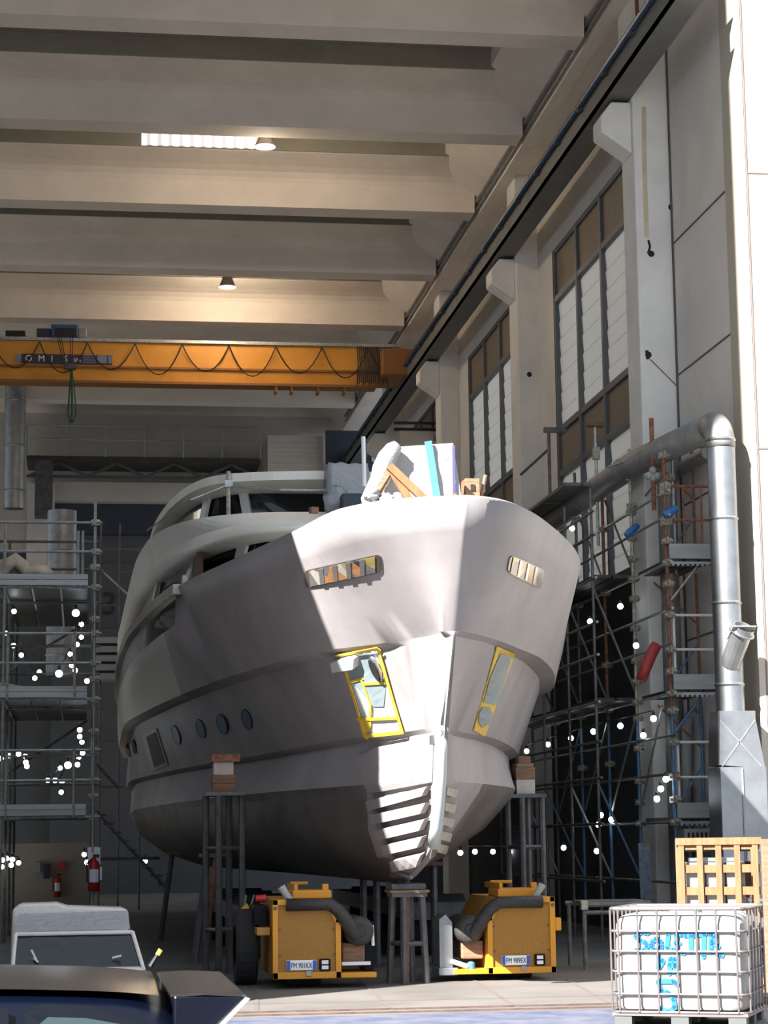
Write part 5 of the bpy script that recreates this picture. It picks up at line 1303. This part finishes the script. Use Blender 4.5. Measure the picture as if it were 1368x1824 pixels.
# bench in the shade
b0, b1 = atY(1040, 1612, 28), atY(1160, 1612, 28)
bn = thing('work_trestle', ((b0.x + b1.x) / 2, 28.3, 0), 'low dark steel trestle table in the shade left of the tank', 'table')
zt = b0.z; 
for x in (b0.x, b1.x):
    for y in (28, 28.9): MB().tube([(x, y, 0), (x, y, zt)], .028, 8).build('leg', M['scaff_dark'], bn)
for y in (28, 28.9): MB().tube([(b0.x - .05, y, zt), (b1.x, y, zt)], .032, 8).build('rail', M['scaff_dark'], bn)
MB().tube([(b0.x, 28, zt - .1), (b1.x, 28, zt - .1)], .03, 8).build('rail', M['scaff_dark'], bn)
for i in range(4): box(b0.x + .05, b1.x, 28.05 + i * .22, 28.22 + i * .22, zt + .02, zt + .045).build('plank', M['scaff_dark'], bn)
MB().obox((b0.x, 28, zt), (.09, .1, .12)).build('clamp', M['coupler'], bn)
c0, c1_ = atY(1138, 1502, 33.2), atY(1162, 1600, 33.2)
tag(MB().grid(sub_face([V((c0.x, 33.2, c1_.z)), V((c1_.x, 33.2, c1_.z)), V((c1_.x, 33.25, c0.z)), V((c0.x, 33.25, c0.z))], 6, .02, 77)).build('grey_blanket', mat('grey_blue_cloth', (.16, .18, .22), .9, var=.3, scale=14), smooth=True), 'grey blue blanket hung on the right scaffold', 'blanket')
g0 = atY(1222, 1476, 32.4); gr_ = thing('slotted_crate', (g0.x + .3, 32.6, g0.z - .3), 'dark slotted box under the lowest right scaffold deck', 'box')
box(g0.x, g0.x + .55, 32.5, 32.9, g0.z - .35, g0.z).build('body', M['duct_dim'], gr_)
for i in range(7): box(g0.x + .05 + i * .07, g0.x + .085 + i * .07, 32.49, 32.5, g0.z - .22, g0.z - .06).build('slot', M['hole'], gr_)

# ------------------------------------------------------------------ wrapped tender and car in the foreground left
YW = 23.5
wt = thing('wrapped_console', ((atY(140, 1700, YW)).x, YW, 0), 'boat console with dark windscreen wrapped in clear film behind the car', 'boat console')
def W(px, py, dy=0): return atY(px, py, YW + dy)
ba = [W(18, 1726, .6), W(228, 1726, .6), W(229, 1622, .6), W(215, 1617, .6), W(120, 1614, .6), W(100, 1608, .6), W(35, 1610, .6), W(22, 1620, .6)]
low = MB().prism([v for v in ba], (0, .55, 0)); low.build('seat_back', M['film2'], wt, bevel=.03)
fr_ = MB(); fr_.grid(sub_face([W(28, 1660, .1), W(232, 1655, .1), W(228, 1622, .55), W(34, 1628, .55)], 10, .012, 9)); fr_.build('film', M['greyfilm'], wt, smooth=True)
ws = [W(22, 1728, -.25), W(256, 1728, -.25), W(236, 1660, .05), W(28, 1664, .05)]
MB().grid(sub_face(ws, 8, .006, 12)).build('windscreen', M['glass_dark'], wt)
for a, b in ((0, 3), (1, 2), (2, 3)): MB().tube([ws[a] + V((0, -.02, 0)), ws[b] + V((0, -.02, 0))], .022, 8).build('screen_frame', M['film2'], wt)
MB().box(ws[0].x, ws[1].x, YW - .3, YW + 1.0, .1, ws[0].z + .01).build('hull_tub', M['film2'], wt, bevel=.05)
for i, (a, b, c, d) in enumerate([(56, 1692, 66, 1712), (60, 1706, 68, 1714), (200, 1706, 216, 1702)]): MB().bar(W(a, b, -.2), W(c, d, -.22), .02, .012, V((0, 1, 0))).build('film_crease', M['film2'], wt)
# car
car = thing('hatchback_car', (-1.4, 6.95, 0), 'dark blue hatchback parked in the lower left corner, seen from its side', 'car')
YC = 6.95
# stations along x: x, roof z, half roof width, belt z, half belt width, lower z
def carsec(x, zr, hr, zbt, hb, z0):
    pts = [(-hb * .93, z0), (-hb, z0 + .25), (-hb, zbt - .08), (-hb * .97, zbt), (-hr, zr - .035), (-hr * .86, zr - .008), (-hr * .45, zr + .012), (0, zr + .018)]
    full_ = pts + [(-a, b) for a, b in pts[-2::-1]]
    return [V((x, YC + a, z)) for a, z in full_]
ST = [(-3.72, .62, .45, .58, .62, .25), (-3.6, .72, .55, .66, .78, .2), (-3.0, .86, .62, .80, .86, .18), (-2.45, .93, .66, .88, .88, .18), (-1.75, 1.22, .60, .92, .89, .18), (-1.3, 1.28, .61, .93, .89, .18), (-.7, 1.298, .62, .94, .89, .18),
      (-.25, 1.294, .61, .95, .88, .18), (.08, 1.28, .60, .97, .87, .18), (.24, 1.262, .58, .97, .86, .2), (.36, 1.10, .60, .97, .84, .22), (.48, .92, .62, .9, .80, .25), (.52, .75, .6, .72, .76, .3)]
cb = MB(); cb.grid([carsec(*s) for s in ST]); 
for s in (ST[0], ST[-1]): r_ = carsec(*s); cb.add(r_, [tuple(range(len(r_)))])
body = cb.build('body', M['carpaint'], car, smooth=True)
body.modifiers.new('sub', 'SUBSURF').levels = 2; body.modifiers['sub'].render_levels = 2
def side(x, h, off=.004, sgn=-1):
    """point on the near greenhouse side: h = 0 belt, 1 roof edge"""
    for a, b in zip(ST, ST[1:]):
        if x <= b[0]:
            t = (x - a[0]) / (b[0] - a[0]); f = [p + (q - p) * t for p, q in zip(a, b)]; break
    zr, hr, zbt, hb = f[1], f[2], f[3], f[4]
    z = zbt + (zr - .035 - zbt) * h; y = hb * .97 + (hr - hb * .97) * h
    return V((x, YC + sgn * (y + off), z))
def side_panel(pts, m, name, off, thick=.006, parent=None):
    o2 = [side(x, h, off) for x, h in pts]; mb = MB(); mb.prism(o2, (0, -thick, thick * .6)); return mb.build(name, m, parent or car)
side_panel([(-.15, .02), (-.155, .90), (-.11, .985), (.02, .975), (.14, .93), (.2, .80), (.235, .55), (.245, .02)], M['carblack'], 'rear_window', .012)
side_panel([(-.115, .02), (-.115, .80), (-.09, .87), (.02, .86), (.12, .81), (.165, .70), (.195, .48), (.2, .02)], M['carglass'], 'glass', .022, parent=bpy.data.objects['rear_window'])
side_panel([(-1.5, .02), (-1.3, .62), (-1.0, .86), (-.55, .96), (-.24, .97), (-.2, .92), (-.195, .02)], M['carblack'], 'front_window', .012)
side_panel([(-1.42, .04), (-1.24, .58), (-1.0, .78), (-.57, .86), (-.26, .86), (-.235, .82), (-.23, .04)], M['carglass'], 'glass', .022, parent=bpy.data.objects['front_window'])
# roof skin, spoiler, rear screen, aerial
rows = []
for x in [-1.25 + i * .0985 for i in range(16)]:
    for a, b in zip(ST, ST[1:]):
        if x <= b[0]: t = (x - a[0]) / (b[0] - a[0]); f = [p + (q - p) * t for p, q in zip(a, b)]; break
    hr, zr = f[2], f[1]; rows.append([V((x, YC + hr * k, zr + .012 + (1 - k * k) * .016 - .02 * abs(k) ** 4)) for k in (-.93, -.7, -.4, 0, .4, .7, .93)])
MB().grid(rows).build('roof_panel', M['car_roof'], car, smooth=True)
prof_s = [(.27, 1.262), (.36, 1.264), (.47, 1.258), (.482, 1.248), (.37, 1.145), (.27, 1.17)]
MB().prism([(x, YC - .56, z) for x, z in prof_s], (0, 1.12, 0)).build('spoiler', M['carpaint'], car, bevel=.012)
MB().prism([(.262, YC - .555, 1.266), (.36, YC - .565, 1.270), (.478, YC - .56, 1.263), (.49, YC - .555, 1.252), (.47, YC - .56, 1.255), (.36, YC - .565, 1.262), (.262, YC - .555, 1.258)], (0, 1.12, 0)).build('spoiler_top', M['car_roof'], car)
MB().prism([(.36, YC - .585, 1.135), (.372, YC - .585, 1.135), (.492, YC - .58, 1.25), (.48, YC - .58, 1.253)], (0, .03, 0)).build('spoiler_edge', M['lens'], car)
MB().grid([[V((.32, YC - .5, 1.15)), V((.32, YC + .5, 1.15))], [V((.50, YC - .6, .93)), V((.50, YC + .6, .93))]]).build('rear_screen', M['carglass'], car)
pa, pb = atY(268, 1722, YC), atY(286, 1692, YC)
MB().tube([pa, pb], [.011, .006], 8).build('aerial', M['carblack'], car)
MB().tube([pa.lerp(pb, .55), pb + (pb - pa) * .02], .0075, 8).build('aerial_tip', M['tape'], car)['label'] = 'yellow aerial tip'
for sx in (-2.95, -.35):
    for sy in (-1, 1):
        y = YC + sy * .79
        w_ = MB().lathe((sx, y, .31), [(.2, -.09), (.30, -.09), (.31, -.06), (.31, .06), (.30, .09), (.2, .09)], 28, (0, 1, 0)).build('wheel', M['rubber'], car)
        MB().lathe((sx, y, .31), [(.001, -.06), (.2, -.085), (.2, .085), (.001, .06)], 20, (0, 1, 0)).build('rim', M['galv'], w_)

# ------------------------------------------------------------------ light
sun = bpy.data.lights.new('sun', 'SUN'); sun.energy = 12; sun.angle = math.radians(.55); sun.color = (1.0, .965, .905)
so = bpy.data.objects.new('sun', sun); COL.objects.link(so)
so.rotation_euler = V((.735, .68, -.70)).to_track_quat('-Z', 'Y').to_euler(); so.location = (-20, -20, 30)
wd = bpy.data.worlds.new('sky'); S.world = wd; wd.use_nodes = True
bg = wd.node_tree.nodes['Background']; bg.inputs['Color'].default_value = (.74, .85, 1.0, 1); bg.inputs['Strength'].default_value = .58
S.view_settings.view_transform = 'Standard'; S.view_settings.look = 'None'; S.view_settings.gamma = 1; S.view_settings.exposure = 1.12
S.view_settings.use_curve_mapping = False
S.cycles.max_bounces = 8; S.cycles.diffuse_bounces = 6; S.cycles.use_denoising = True; S.cycles.sample_clamp_indirect = 6
